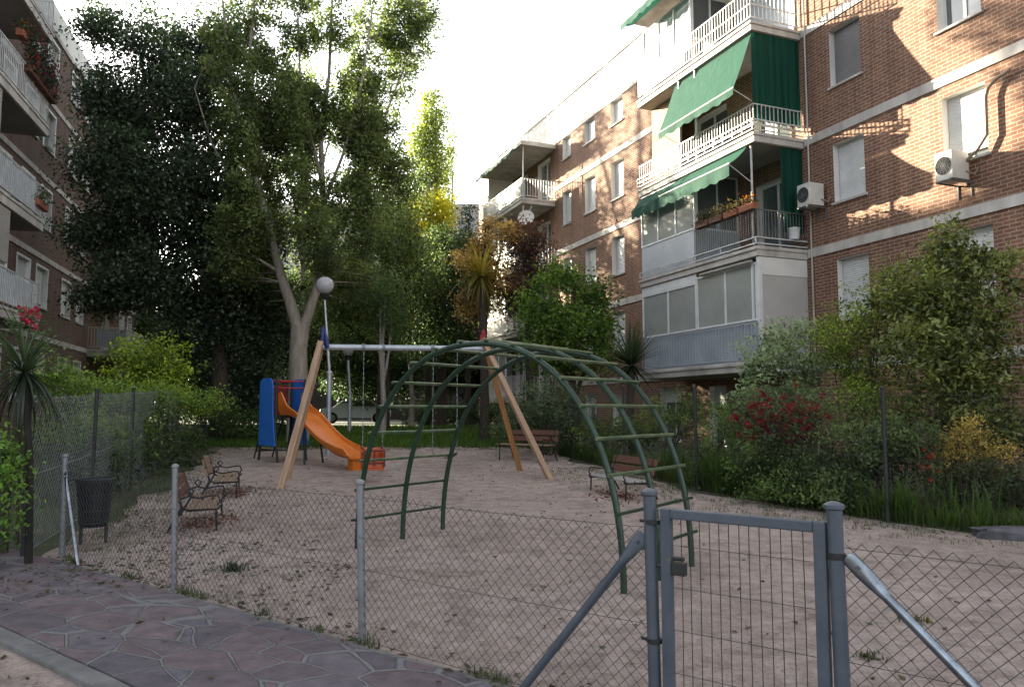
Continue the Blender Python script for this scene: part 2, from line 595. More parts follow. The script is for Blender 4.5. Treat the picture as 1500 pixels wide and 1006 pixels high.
def np_mesh(name, verts, loops, nper, mat, parent=None, col=None):
    """verts (N,3), loops flat index array of faces with nper corners each"""
    me = bpy.data.meshes.new(name)
    nv, nl = len(verts), len(loops)
    nf = nl // nper
    me.vertices.add(nv)
    me.vertices.foreach_set('co', np.ascontiguousarray(verts, dtype=np.float32).ravel())
    me.loops.add(nl)
    me.loops.foreach_set('vertex_index', np.ascontiguousarray(loops, dtype=np.int32))
    me.polygons.add(nf)
    me.polygons.foreach_set('loop_start', np.arange(0, nl, nper, dtype=np.int32))
    me.update(calc_edges=True)
    if col is not None:
        a = me.color_attributes.new('tint', 'FLOAT_COLOR', 'POINT')
        c4 = np.ones((nv, 4), dtype=np.float32)
        c4[:, :3] = col
        a.data.foreach_set('color', c4.ravel())
    me.materials.append(M[mat] if isinstance(mat, str) else mat)
    o = bpy.data.objects.new(name, me)
    COL.objects.link(o)
    o.parent = parent
    return o


def unit(a):
    return a / np.maximum(np.linalg.norm(a, axis=1, keepdims=True), 1e-9)


def leaf_arrays(cen, size, col, aspect=0.62, droop=0.0, upbias=0.5):
    n = len(cen)
    a = NR.normal(size=(n, 3))
    a[:, 2] -= droop
    a = unit(a)
    nn = NR.normal(size=(n, 3))
    nn[:, 2] += upbias
    b = unit(np.cross(nn, a))
    nn = np.cross(a, b)
    L = (size * NR.uniform(0.65, 1.25, n))[:, None]
    W = L * aspect
    fold = nn * L * 0.12
    v = np.empty((n, 4, 3))
    v[:, 0] = cen - a * L * 0.5
    v[:, 1] = cen + b * W * 0.5 + fold - a * L * 0.06
    v[:, 2] = cen + a * L * 0.5
    v[:, 3] = cen - b * W * 0.5 + fold - a * L * 0.06
    return v.reshape(-1, 3), np.repeat(col, 4, axis=0)


def leaf_mesh(name, cen, size, col, mat, parent=None, **kw):
    v, c = leaf_arrays(cen, size, col, **kw)
    return np_mesh(name, v, np.arange(len(v)), 4, mat, parent, c)


def crown_points(lobes, per_m3, k, cr, dark, light, gap=0.0, vert=1.0, edge=0.45, jit=0.18):
    """lobes: (cx,cy,cz,rx,ry,rz). Clump centres through each lobe, k leaves round each; returns (points, colours, clump centres)"""
    P, C, CC = [], [], []
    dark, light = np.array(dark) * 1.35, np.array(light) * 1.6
    for (cx, cy, cz, rx, ry, rz) in lobes:
        n = max(6, int(per_m3 * 4.19 * (rx * ry * rz) ** 0.8))
        got = 0
        tries = 0
        while got < n and tries < n * 6:
            tries += 1
            d = NR.normal(size=3)
            d /= np.linalg.norm(d)
            r = NR.uniform() ** edge
            if NR.uniform() < 0.10:
                r *= 1.18
            c = np.array((cx, cy, cz)) + d * r * np.array((rx, ry, rz))
            if gap > 0 and noise.noise(Vector(c * 0.75)) < gap - 0.5:
                continue
            got += 1
            s = cr * NR.uniform(0.6, 1.35)
            m = max(4, int(k * NR.uniform(0.5, 1.4)))
            p = c + NR.normal(size=(m, 3)) * np.array((s, s, s * 0.75 * vert)) * 0.6
            t = np.clip(0.42 + 0.30 * d[2] * r + NR.normal() * 0.27 + NR.normal(size=m) * jit, 0, 1)  # lobe tops lighter, undersides darker: shading put into the leaf colour; rest random
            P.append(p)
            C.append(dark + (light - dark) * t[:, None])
            CC.append(c)
    return np.concatenate(P), np.concatenate(C), CC


def bend(p, q, n=6, amp=0.12, up=0.15):
    p, q = Vector(p), Vector(q)
    L = (q - p).length
    off = Vector((RN.uniform(-1, 1), RN.uniform(-1, 1), RN.uniform(-.3, .3) + up * 4)) * amp * L * 0.5
    out = []
    for i in range(n + 1):
        t = i / n
        w = math.sin(PI * t)
        out.append(p.lerp(q, t) + off * w * (1 - 0.4 * t) + Vector((RN.uniform(-1, 1), RN.uniform(-1, 1), 0)) * 0.012 * L * (0 < i < n))
    return out


def make_tree(name, label, cat, trunk, limbs, lobes, bark='bark', leaf='leaf', size=0.1, per=2.0, k=40, cr=0.4, dark=(.02, .04, .012), light=(.08, .13, .035),
              gap=0.0, vert=1.0, twigs=0.35, group=None, aspect=0.62, droop=0.0, edge=0.45, extra=None):
    """trunk: [(x,y,z,r)...]; limbs: list of such polylines; lobes in world coordinates"""
    base = Vector(trunk[0][:3])
    root = thing(name, label, cat, base, 0, group)
    mb = MB()

    def loc(p):
        return (p[0] - base.x, p[1] - base.y, p[2] - base.z)
    # flare at the foot
    tp = [loc(p) for p in trunk]
    tr = [p[3] for p in trunk]
    mb.tube([(tp[0][0], tp[0][1], tp[0][2] - 0.2)] + tp, [tr[0] * 1.35] + tr, 12)
    mb.build('trunk', bark, root, smooth=60)
    P, C, CC = crown_points(lobes, per * 6, k, cr, dark, light, gap, vert, edge)
    br = MB()
    skel = [Vector(p[:3]) for p in trunk[len(trunk) // 2:]]
    for lb in limbs:
        pts = [loc(p) for p in lb]
        br.tube(pts, [p[3] for p in lb], 8)
        for a, b in zip(lb[:-1], lb[1:]):
            for s in (0.3, 0.65, 1.0):
                skel.append(Vector(a[:3]).lerp(Vector(b[:3]), s))
    if twigs:
        SK = np.array([tuple(s) for s in skel])
        for c in CC:
            if RN.random() > twigs / 5:
                continue
            dd = ((SK - c) ** 2).sum(1) + np.maximum(0, SK[:, 2] - c[2] + 0.1) * 3
            s = SK[int(dd.argmin())]
            L = float(np.linalg.norm(s - c))
            if L > 5:
                continue
            pts = [loc(p) for p in bend(s, c, 4, 0.12)]
            r0 = 0.010 + 0.011 * L
            br.tube(pts, [r0, r0 * .8, r0 * .6, r0 * .4, 0.004], 4, caps=False)
    if br.v:
        br.build('branches', bark, root, smooth=60)
    P = P - np.array(tuple(base))
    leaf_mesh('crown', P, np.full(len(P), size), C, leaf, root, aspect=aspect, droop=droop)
    return root


def lobe(px, py, Y, rpx, rpy, rd=None):
    """ellipsoid centred where the photo shows it, at depth Y (radii given in photo pixels at that depth)"""
    c = at(px, py, Y)
    s = Y / F
    return (c.x, c.y, c.z, rpx * s, (rd if rd is not None else 0.5 * (rpx + min(rpx, rpy)) * s), rpy * s)


def P4(px, py, Y, r):
    c = at(px, py, Y)
    return (c.x, c.y, c.z, r)


def blades(name, pts, h, w, dark, light, mat='leaf', lean=0.35, parent=None, taper=True):
    """curved grass blades: pts (N,3) roots"""
    n = len(pts)
    h = h * NR.uniform(0.55, 1.25, n)
    th = NR.uniform(0, 2 * PI, n)
    d = np.stack([np.cos(th), np.sin(th), np.zeros(n)], 1)
    s = np.stack([-np.sin(th), np.cos(th), np.zeros(n)], 1) * (w * NR.uniform(0.7, 1.3, n))[:, None] * 0.5
    ln = np.abs(NR.normal(size=n)) * lean
    z = np.array((0, 0, 1.0))
    v = np.empty((n, 6, 3))
    mid = pts + z * (h * 0.55)[:, None] + d * (h * ln * 0.28)[:, None]
    tip = pts + z * (h * (1 - 0.25 * ln))[:, None] + d * (h * ln)[:, None]
    v[:, 0] = pts - s
    v[:, 1] = pts + s
    v[:, 2] = mid + s * 0.85
    v[:, 3] = mid - s * 0.85
    v[:, 4] = tip + s * 0.12
    v[:, 5] = tip - s * 0.12
    t = np.clip(NR.normal(0.5, 0.25, n), 0, 1)[:, None]
    c = np.array(dark) + (np.array(light) - np.array(dark)) * t
    idx = np.arange(n)[:, None] * 6 + np.array([0, 1, 2, 3, 3, 2, 4, 5])[None]
    return np_mesh(name, v.reshape(-1, 3), idx.ravel(), 4, mat, parent, np.repeat(c, 6, axis=0))


def rosette(c, n, L, w, elev=(-0.5, 1.45), droop=0.5, dark=(.02, .05, .02), light=(.07, .13, .05), seg=5):
    """arching sword leaves round a crown point: returns verts, loops, colours"""
    V, Lp, C = [], [], []
    k = 0
    for i in range(n):
        az = RN.uniform(0, 2 * PI)
        el = RN.uniform(*elev)
        l = L * RN.uniform(0.75, 1.15)
        dr = droop * RN.uniform(0.5, 1.3)
        d = Vector((math.cos(az), math.sin(az), 0))
        s = Vector((-math.sin(az), math.cos(az), 0))
        p = Vector(c)
        col = np.array(dark) + (np.array(light) - np.array(dark)) * min(1, max(0, 0.3 + 0.35 * el + RN.uniform(-.25, .25)))
        for j in range(seg + 1):
            t = j / seg
            ww = w * (0.55 + 1.2 * t if t < 0.3 else 0.91 * (1 - (t - 0.3) / 0.72)) * 0.5
            V += [tuple(p - s * ww), tuple(p + s * ww)]
            C += [col, col]
            e = el - dr * (t ** 1.3) * 1.6
            p = p + (d * math.cos(e) + Vector((0, 0, 1)) * math.sin(e)) * (l / seg)
        for j in range(seg):
            a = k + 2 * j
            Lp += [a, a + 1, a + 3, a + 2]
        k += 2 * (seg + 1)
    return V, Lp, C


# ------------------------------------------------------------------ world, sun, camera
SUN_DIR = Vector((-0.759, 0.65, 0)).normalized()
SUN_EL = math.radians(14.5)
w = bpy.data.worlds.new('World')
sc.world = w
w.use_nodes = True
nt = w.node_tree
sky = N(nt, 'ShaderNodeTexSky', sky_type='NISHITA')
sky.sun_disc = False
sky.sun_elevation = SUN_EL
sky.sun_rotation = math.atan2(SUN_DIR.x, SUN_DIR.y)
sky.air_density = 1.0
sky.dust_density = 3.0
sky.ozone_density = 1.6
hs = N(nt, 'ShaderNodeHueSaturation')
hs.inputs['Saturation'].default_value = 0.30
hs.inputs['Value'].default_value = 4.4
nt.links.new(sky.outputs[0], hs.inputs['Color'])
bg = nt.nodes['Background']
bg.inputs['Strength'].default_value = 0.15
nt.links.new(hs.outputs[0], bg.inputs['Color'])

sl = bpy.data.lights.new('sun', 'SUN')
sl.energy = 38.0
sl.angle = math.radians(0.5)
sl.color = (1.0, 0.90, 0.66)
so = bpy.data.objects.new('sun', sl)
COL.objects.link(so)
to_sun = Vector((SUN_DIR.x * math.cos(SUN_EL), SUN_DIR.y * math.cos(SUN_EL), math.sin(SUN_EL)))
so.rotation_euler = to_sun.to_track_quat('Z', 'Y').to_euler()
so.location = to_sun * 80

cam = bpy.data.cameras.new('camera')
cam.sensor_fit = 'HORIZONTAL'
cam.sensor_width = 36
cam.lens = F / 1500 * 36
cam.clip_start = 0.05
cam.clip_end = 2000
co = bpy.data.objects.new('camera', cam)
COL.objects.link(co)
co.location = (0, 0, CAMH)
co.rotation_euler = (PI / 2 + PITCH, 0, 0)
sc.camera = co
sc.view_settings.view_transform = 'Standard'
sc.view_settings.look = 'None'
sc.view_settings.exposure = 0
sc.view_settings.gamma = 1
sc.render.engine = 'CYCLES'
sc.cycles.max_bounces = 8
sc.cycles.diffuse_bounces = 4
sc.cycles.transparent_max_bounces = 8
sc.cycles.use_denoising = True


# ------------------------------------------------------------------ ground sheets
def sheet(name, rows, mat, dz, label=None):
    """rows: (y, x_left, x_right) ; conforms to the ground slope"""
    mb = MB()
    nx = 24
    for (y, a, b) in rows:
        for i in range(nx + 1):
            x = a + (b - a) * i / nx
            mb.v.append((x, y, ground(y) + dz))
    wv = nx + 1
    for r in range(len(rows) - 1):
        for i in range(nx):
            k = r * wv + i
            mb.face((k, k + 1, k + 1 + wv, k + wv))
    o = mb.build(name, mat)
    return tag(o, label, None, None, 'structure')


gy = [-40, -10, 0, 4, 8] + [8 + i for i in range(1, 25)] + [40, 60, 120, 400, 900]
sheet('ground', [(y, -500, 500) for y in gy], 'earth', 0.0)


def lerp_tab(tab, y):
    for (y0, v0), (y1, v1) in zip(tab[:-1], tab[1:]):
        if y <= y1:
            return v0 + (v1 - v0) * max(0.0, (y - y0) / (y1 - y0))
    return tab[-1][1]


LF = [(-6, -5.2), (4, -5.2), (8.36, -5.0), (23.0, -9.4), (30, -11.5)]   # left fence x(y)
RF = [(-6, 16.0), (3, 13.0), (8.5, 7.6), (10.34, 5.0), (13.6, 3.26), (19.2, 1.53), (23.2, 0.3)]  # right fence x(y)
def sand_height(x, y):
    """scuffed, lightly hollowed play sand"""
    q = (Vector((x, y, 0)) - Vector((-1.03, 5.42, 0))).dot(Vector((-0.614, -0.789, 0)))
    k = min(1.0, -q / 1.2) if q < 0 else min(1.0, max(0.0, q - 1.7) / .6)
    h = .5 + .42 * noise.noise(Vector((x * 1.1, y * 1.1, 0))) + .30 * noise.noise(Vector((x * 3.3, y * 3.3, 4))) + .22 * noise.noise(Vector((x * 8.5, y * 8.5, 9)))
    for hx, hy, hr in ((-2.7, 14.6, .8), (-1.3, 15.1, .7), (-3.1, 16.2, .8), (-1.5, 8.9, .5), (1.3, 7.3, .6)):
        h -= .5 * math.exp(-((x - hx) ** 2 + (y - hy) ** 2) / hr ** 2)
    return .005 + .030 * k * max(0.0, min(1.0, h))


mb = MB()
ys, y = [], -6.0
while y < 23.2:
    ys.append(y)
    y += .5 if y < 3 else (.055 if y < 9 else .11)
nx = 150
for y in ys:
    a = lerp_tab(LF, y) + 0.16 * math.sin(y * 1.9) + 0.10 * math.sin(y * 4.3) + (.55 if y > 14 else .08 + .47 * max(0, y - 10) / 4)
    b = lerp_tab(RF, y) - 0.15 + 0.22 * math.sin(y * 1.3) + .1 * math.sin(y * 3.7)
    a, b = max(a, -10), min(b, 9)
    for i in range(nx + 1):
        x = a + (b - a) * i / nx
        mb.v.append((x, y, ground(y) + sand_height(x, y)))
for r_ in range(len(ys) - 1):
    for i in range(nx):
        k = r_ * (nx + 1) + i
        mb.face((k, k + 1, k + nx + 2, k + nx + 1))
tag(mb.build('sand', 'sand', smooth=80), None, None, None, 'structure')
sheet('lawn', [(y, -13, 1.2) for y in [22.2] + [23 + i for i in range(10)] + [36, 44]], 'lawn', 0.008)
sheet('road', [(y, -60, 40) for y in (46, 50, 55)], 'asphalt', 0.012)

# the crazy-paved path and its kerb run parallel to the front fence
FA = Vector((-1.03, 5.42, 0))                       # point on the fence line
FD = Vector((0.789, -0.614, 0)).normalized()        # along the fence, toward the camera and right
FN = Vector((-0.614, -0.789, 0)).normalized()       # from fence toward the camera


def fl(s, n=0.0, z=0.0):
    return FA + FD * s + FN * n + Vector((0, 0, z))


path_rz = math.atan2(FD.y, FD.x)


def path_slab(name, s0, s1, n0, n1, z0, z1, mat, wob=0.0, bevel=0.008):
    mb = MB()
    nseg = 60
    up, lo = [], []
    for i in range(nseg + 1):
        s = s0 + (s1 - s0) * i / nseg
        j0 = wob * noise.noise(Vector((s * 1.7, n0, 0)))
        up.append((s, -(n0 + j0)))
        lo.append((s, -n1))
    poly = up + lo[::-1]
    mb.prism(poly, lambda u, v, d: (u, v, d), z0, z1)
    o = mb.build(name, mat, None, bevel=bevel)
    o.location = FA
    o.rotation_euler = (0, 0, path_rz)
    return tag(o, None, None, None, 'structure')


path_slab('path', -5.05, 9, 0.12, 1.40, -0.2, 0.030, 'slate', 0.03)
path_slab('kerb', -9, 9, 1.425, 1.555, -0.2, 0.042, 'concrete', 0.012, 0.012)
path_slab('path_edging', -4.95, 2.2, 0.055, 0.105, -0.2, 0.018, 'concrete', 0.02)
path_slab('path_branch', -12, -5.054, 0.14, 1.40, -0.2, 0.028, 'slate', 0.03)


# ------------------------------------------------------------------ chain-link fencing
def link_mesh(mb, p0, p1, h0, h1, pitch, r):
    """diamond wire mesh between two plan points; bottom h0, top h1 above the ground at each end"""
    p0, p1 = Vector(p0), Vector(p1)
    L = (p1 - p0).length
    H = h1 - h0

    def pt(s, z):
        q = p0.lerp(p1, s / L)
        sag = 0.012 * math.sin(s * 2.3 + 1.0) + 0.008 * math.sin(s * 5.1)
        return Vector((q.x, q.y, ground(q.y) + h0 + z + sag * (z / H)))
    nrm = Vector((0, 0, 1)).cross((p1 - p0).normalized()) * r
    n = int((L + H) / pitch) + 1
    for sgn in (1, -1):
        for i in range(n + 1):
            s0 = i * pitch - H
            za, zb = 0.0, H
            sa, sb = (s0, s0 + H)
            if sa < 0:
                za = -sa
                sa = 0
            if sb > L:
                zb = H - (sb - L)
                sb = L
            if zb - za < 0.01:
                continue
            A, B = (za, zb) if sgn > 0 else (H - za, H - zb)
            m = 4 if zb - za > 0.5 else 2
            pts = [pt(sa + (sb - sa) * j / m, A + (B - A) * j / m) + nrm * sgn + Vector((RN.uniform(-1, 1), 0, RN.uniform(-1, 1))) * 0.003 * (0 < j < m) for j in range(m + 1)]
            mb.tube(pts, r, 3, caps=False)


def wire_run(mb, p0, p1, z, r, n=8, sag=0.01):
    p0, p1 = Vector(p0), Vector(p1)
    mb.tube([Vector((*(p0.lerp(p1, i / n)).xy, ground(p0.lerp(p1, i / n).y) + z - sag * math.sin(PI * i / n))) for i in range(n + 1)], r, 4)


def post_mesh(h, r, lean=(0, 0), cap=True):
    mb = MB()
    top = (lean[0], lean[1], h)
    mb.tube([(0, 0, -0.3), (0, 0, 0), top], r, 14)
    if cap:
        mb.lathe([(r * 1.0, -0.012), (r * 1.32, -0.006), (r * 1.32, 0.010), (r * 0.9, 0.020), (r * 0.2, 0.027)], top, 16)
    return mb


front = thing('chain_link_fence', 'low galvanised chain-link fence along the path left of the gate', 'fence', fl(0), 0)
for s, lean in ((-2.5, (-.03, .0)), (0.0, (-.035, 0))):
    o = post_mesh(1.09, 0.026, lean).build('post', 'steel', front, smooth=35)
    o.location = fl(s) - fl(0)
o = post_mesh(1.10, 0.03, (-.02, 0)).build('post', 'steel', front, smooth=35)
o.location = fl(-4.82) - fl(0)
mb = MB()
wp = [-4.82, -2.5, 0.0, 2.23]
for a, b in zip(wp[:-1], wp[1:]):
    pa, pb = fl(a, .012), fl(b, .012)
    tmp = MB()
    link_mesh(tmp, pa, pb, 0.02, 1.0, 0.070, 0.00185)
    k = len(mb.v)
    mb.v += [tuple(Vector(v) - fl(0)) for v in tmp.v]
    for f in tmp.f:
        mb.face([i + k for i in f])
    tmp = MB()
    for z in (0.03, 0.5, 0.99):
        wire_run(tmp, pa, pb, z, 0.002)
    k = len(mb.v)
    mb.v += [tuple(Vector(v) - fl(0)) for v in tmp.v]
    for f in tmp.f:
        mb.face([i + k for i in f])
mb.build('wire_mesh', 'wire', front, smooth=60)


def brace(parent, top, foot, mat, r=0.021, origin=None):
    """round prop with a flattened top end"""
    top, foot = Vector(top) - origin, Vector(foot) - origin
    d = (top - foot)
    mb = MB()
    mb.tube([foot, foot + d * 0.84], r, 12)
    # flattened end
    side = FN.copy()
    u = d.normalized()
    wd = u.cross(side).normalized()
    k = len(mb.v)
    rings = []
    for t, wx, th in ((0.84, r, r), (0.90, r * 1.45, r * 0.6), (0.94, r * 1.6, 0.006), (0.99, r * 1.55, 0.005), (1.0, r * 1.0, 0.004)):
        c = foot + d * t
        ring = []
        for j in range(12):
            a = 2 * PI * j / 12
            mb.v.append(tuple(c + wd * math.cos(a) * wx + side * math.sin(a) * th))
            ring.append(len(mb.v) - 1)
        rings.append(ring)
    for a, b in zip(rings[:-1], rings[1:]):
        for j in range(12):
            mb.face((a[j], a[(j + 1) % 12], b[(j + 1) % 12], b[j]))
    mb.face(rings[-1])
    c = foot + d * 0.955
    mb.tube([c - side * 0.02, c + side * 0.02], 0.009, 6)
    return mb.build('brace', mat, parent, smooth=40)


brace(front, fl(-4.78, 0.03, .93), fl(-4.30, 0.05, 0.0), 'bright_steel', 0.02, fl(0))

# gate
S_L, S_R = 2.235, 3.155
gate = thing('metal_gate', 'grey steel gate of vertical wires between two capped posts', 'gate', fl(S_L), path_rz)


def gpost(s, h, r, lean):
    o = post_mesh(h, r, lean).build('gate_post', 'gate_paint', gate, smooth=35)
    o.location = (s - S_L, 0, 0)
    return o


gp1 = gpost(S_L, 1.165, 0.033, (-0.018, 0))
gp2 = gpost(S_R, 1.165, 0.034, (-0.014, 0))
W_ = S_R - S_L
mb = MB()
x0, x1 = 0.050, W_ - 0.050
sw = 0.056
mb.box(x0, x0 + sw, -0.022, 0.022, 0.06, 1.095)
mb.box(x1 - sw, x1, -0.022, 0.022, 0.06, 1.095)
mb.box(x0 + sw, x1 - sw, -0.0215, 0.0215, 1.045, 1.0945)
mb.box(x0 + sw, x1 - sw, -0.0215, 0.0215, 0.061, 0.105)
gf = mb.build('gate_frame', 'gate_paint', gate, bevel=0.006)
mb = MB()
xa, xb = x0 + sw, x1 - sw
nw = 14
for i in range(1, nw):
    x = xa + (xb - xa) * i / nw
    j = RN.uniform(-.003, .003)
    mb.tube([(x, 0, 0.09), (x + j, 0.002, 0.55), (x + j * .4, 0, 1.05)], 0.0024, 5)
for z in (0.28, 0.49, 0.70, 0.91):
    mb.tube([(xa, 0.005, z), (xb, 0.005, z)], 0.0017, 4)
mb.build('wire_grid', 'wire', gate)
mb = MB()
mb.box(x0 + sw, x0 + sw + 0.075, -0.02, 0.02, 0.765, 0.83)
mb.build('latch', 'dark_steel', gate, bevel=0.006)
mb = MB()
mb.tube([(0.0, 0, .80), (x0 + 0.04, 0, .80)], 0.012, 8)
mb.tube([(x0 + sw + 0.01, 0, .845), (x0 + sw + 0.07, -0.015, .850)], 0.011, 8)
mb.build('latch_bolt', 'dark_steel', gate)
for z in (0.22, 0.9):
    mb = MB()
    mb.tube([(x1 + 0.012, 0, z), (x1 + 0.012, 0, z + 0.05)], 0.013, 8)
    mb.tube([(x1 - 0.005, 0, z + .025), (W_, 0, z + .025)], 0.009, 6)
    mb.build('hinge', 'steel', gate)
for z in (1.02, 0.42):
    mb = MB()
    mb.lathe([(0.036, -0.012), (0.040, -0.010), (0.040, 0.010), (0.036, 0.012)], (0, 0, z), 14)
    mb.tube([(-0.036, 0, z), (-0.075, 0.0, z)], 0.009, 6)
    mb.build('clamp', 'dark_steel', gate)

mb = MB()
mb.lathe([(0.037, -0.014), (0.041, -0.012), (0.041, 0.012), (0.037, 0.014)], (W_ - 0.012, 0, .95), 14)
mb.tube([(W_ + .02, 0, .95), (W_ + .06, 0.0, .945)], 0.011, 6)
mb.build('clamp', 'dark_steel', gate)
right_run = thing('chain_link_fence', 'low chain-link fence with propping tube right of the gate', 'fence', fl(S_R), 0)
tmp = MB()
link_mesh(tmp, fl(S_R + 0.03, .012), fl(S_R + 2.6, .012), 0.02, 1.0, 0.070, 0.00185)
for z in (0.03, 0.5, 0.99):
    wire_run(tmp, fl(S_R + 0.03, .012), fl(S_R + 2.6, .012), z, 0.002)
tmp.v = [tuple(Vector(v) - fl(S_R)) for v in tmp.v]
tmp.build('wire_mesh', 'wire', right_run, smooth=60)
brace(right_run, fl(S_R + 0.036, 0.012, .955), fl(S_R + 1.02, 0.05, 0.0), 'bright_steel', 0.022, fl(S_R))
o = post_mesh(1.1, 0.026).build('post', 'steel', right_run, smooth=35)
o.location = fl(S_R + 2.62) - fl(S_R)
# prop on the left of the gate belongs to the left run
brace(front, fl(S_L - 0.045, 0.012, .955), fl(S_L - 0.83, 0.05, 0.0), 'gate_paint', 0.024, fl(0))


def tall_fence(name, label, pts, h, pitch, r, wire, post_mat='dark_steel', post_r=0.028, hb=0.02, spacing=2.6, zig=False):
    org = Vector((*pts[0], ground(pts[0][1])))
    root = thing(name, label, 'fence', org)
    mb = MB()
    posts = []
    for a, b in zip(pts[:-1], pts[1:]):
        a, b = Vector((*a, 0)), Vector((*b, 0))
        n = max(1, round((b - a).length / spacing))
        for i in range(n):
            posts.append(a.lerp(b, i / n))
        link_mesh(mb, a, b, hb, h, pitch, r)
        for z in (hb + .02, h * .5, h - .02):
            wire_run(mb, a, b, z, r * 1.5)
    posts.append(Vector((*pts[-1], 0)))
    mb.v = [tuple(Vector(v) - org) for v in mb.v]
    mb.build('wire_mesh', wire, root, smooth=60)
    for p in posts:
        o = post_mesh(h + 0.06, post_r, (RN.uniform(-.03, .03), 0), True).build('post', post_mat, root, smooth=35)
        o.location = Vector((p.x, p.y, ground(p.y))) - org
    return root


tall_fence('tall_chain_link_fence', 'tall grey chain-link fence behind the benches, running back from the litter bin', [(-5.28, 8.42), (-8.55, 19.6)], 1.72, 0.11, 0.0027, 'wire_light', spacing=2.9)
tall_fence('tall_chain_link_fence', 'tall dark chain-link fence at the back of the playground before the lawn', [(-8.55, 19.6), (-9.4, 25.5)], 1.7, 0.10, 0.002, 'wire', spacing=3)
tall_fence('tall_chain_link_fence', 'tall dark chain-link fence in front of the flowering shrubs on the right', [(8.6, 7.7), (5.0, 10.34), (3.26, 13.6), (1.53, 19.2), (0.35, 23.0)], 1.75, 0.10, 0.0016, 'wire', spacing=3.2)

# ------------------------------------------------------------------ climbing arch
CU = Vector((0.803, -0.596, 0)).normalized()
CC_ = Vector((0.04, 8.36, 0))
arch = thing('climbing_arch', 'dark green arched climbing frame of bent tubes and worn rungs on the sand', 'climbing frame', CC_, math.atan2(CU.y, CU.x))
A_, B_, EX = 1.69, 2.27, 2.25
HW = 0.72


def arch_pt(t):
    c, s = math.cos(t), math.sin(t)
    return (-A_ * math.copysign(abs(c) ** (2 / EX), c), B_ * abs(s) ** (2 / EX))


prof = []
NT = 400
raw = [arch_pt(PI * i / NT) for i in range(NT + 1)]
acc = [0.0]
for a, b in zip(raw[:-1], raw[1:]):
    acc.append(acc[-1] + math.hypot(b[0] - a[0], b[1] - a[1]))
TOT = acc[-1]


def arch_at(s):
    for i in range(len(acc) - 1):
        if acc[i + 1] >= s:
            t = (s - acc[i]) / (acc[i + 1] - acc[i])
            return (raw[i][0] + (raw[i + 1][0] - raw[i][0]) * t, raw[i][1] + (raw[i + 1][1] - raw[i][1]) * t)
    return raw[-1]


for y in (-HW, 0, HW):
    mb = MB()
    pts = [(-A_, y, -0.25)] + [(x, y, z) for x, z in (arch_at(TOT * i / 46) for i in range(47))] + [(A_, y, -0.25)]
    mb.tube(pts, 0.030, 12)
    mb.build('arch_tube', 'green', arch, smooth=50)
NRG = 18
for i in range(NRG):
    s = 0.36 + (TOT - 0.72) * i / (NRG - 1)
    x, z = arch_at(s)
    x2, z2 = arch_at(min(TOT, s + 0.02))
    t = Vector((x2 - x, 0, z2 - z)).normalized()
    nrm = Vector((-t.z, 0, t.x))
    c = Vector((x, 0, z)) + nrm * 0.036
    mb = MB()
    e1, e2 = HW + 0.07 + RN.uniform(-.015, .015), HW + 0.07 + RN.uniform(-.015, .015)
    mb.tube([c + Vector((0, -e1, 0)), c + Vector((0, 0, RN.uniform(-.004, .004))), c + Vector((0, e2, 0))], 0.0165, 10)
    mb.build('rung', 'green' if (i < 2 or i > NRG - 3) else 'rung', arch, smooth=50)

# ------------------------------------------------------------------ swing set
SWO = Vector((-1.94, 15.0, ground(15.0)))
swing = thing('swing_set', 'swing frame with grey steel beam on splayed timber legs', 'swing set', SWO)
AL = Vector((-3.60, 14.4, 2.78))
AR = Vector((-0.56, 15.6, 2.84))
BD = (AR - AL).normalized()


def rel(v):
    return Vector(v) - SWO


mb = MB()
mb.tube([rel(AL - BD * 0.02), rel(AR + BD * 0.10)], 0.055, 14)
mb.build('beam', 'beam', swing, smooth=40)
for foot, apex, m in (((-4.11, 13.6), AL, 'timber'), ((-4.42, 15.1), AL, 'timber'), ((0.82, 15.03), AR, 'timber'), ((0.22, 16.5), AR, 'timber2')):
    f3 = Vector((foot[0], foot[1], ground(foot[1]) - 0.15))
    side = 1 if foot[1] < apex.y else -1
    ap = apex + Vector((0, -0.06 * side, 0.10))
    o = MB().bar((0, 0, 0), (0, 0, (ap - f3).length), 0.112, 0.112).build('leg', m, swing, bevel=0.014)
    o.location = rel(f3)
    o.rotation_euler = (ap - f3).to_track_quat('Z', 'X').to_euler()
for ap, m, sgn in ((AL, 'dkblue', -1), (AR, 'red', 1)):
    mb = MB()
    c = rel(ap)
    for k in (-1, 1):
        mb.bar(c + Vector((-0.12 * sgn, -0.05 * k, -0.02)), c + Vector((-0.02 * sgn, 0.02 * k, 0.34)), 0.05, 0.09)
    mb.bar(c + Vector((0.02, 0, 0.05)), c + Vector((-0.03 * sgn, 0, 0.38)), 0.09, 0.06)
    mb.build('apex_cap', m, swing, bevel=0.01)


def beam_at(t):
    return rel(AL.lerp(AR, t))


def chain(mb, p, q, n=40, r=0.008):
    p, q = Vector(p), Vector(q)
    for i in range(n):
        a, b = p.lerp(q, i / n), p.lerp(q, (i + 1) / n)
        d = (b - a) * 0.15
        off = Vector((r, 0, 0)) if i % 2 else Vector((0, r, 0))
        mb.tube([a - d + off * 0, a.lerp(b, .5) + off, b + d], r * 0.55, 4)
        mb.tube([a - d + off * 0, a.lerp(b, .5) - off, b + d], r * 0.55, 4)


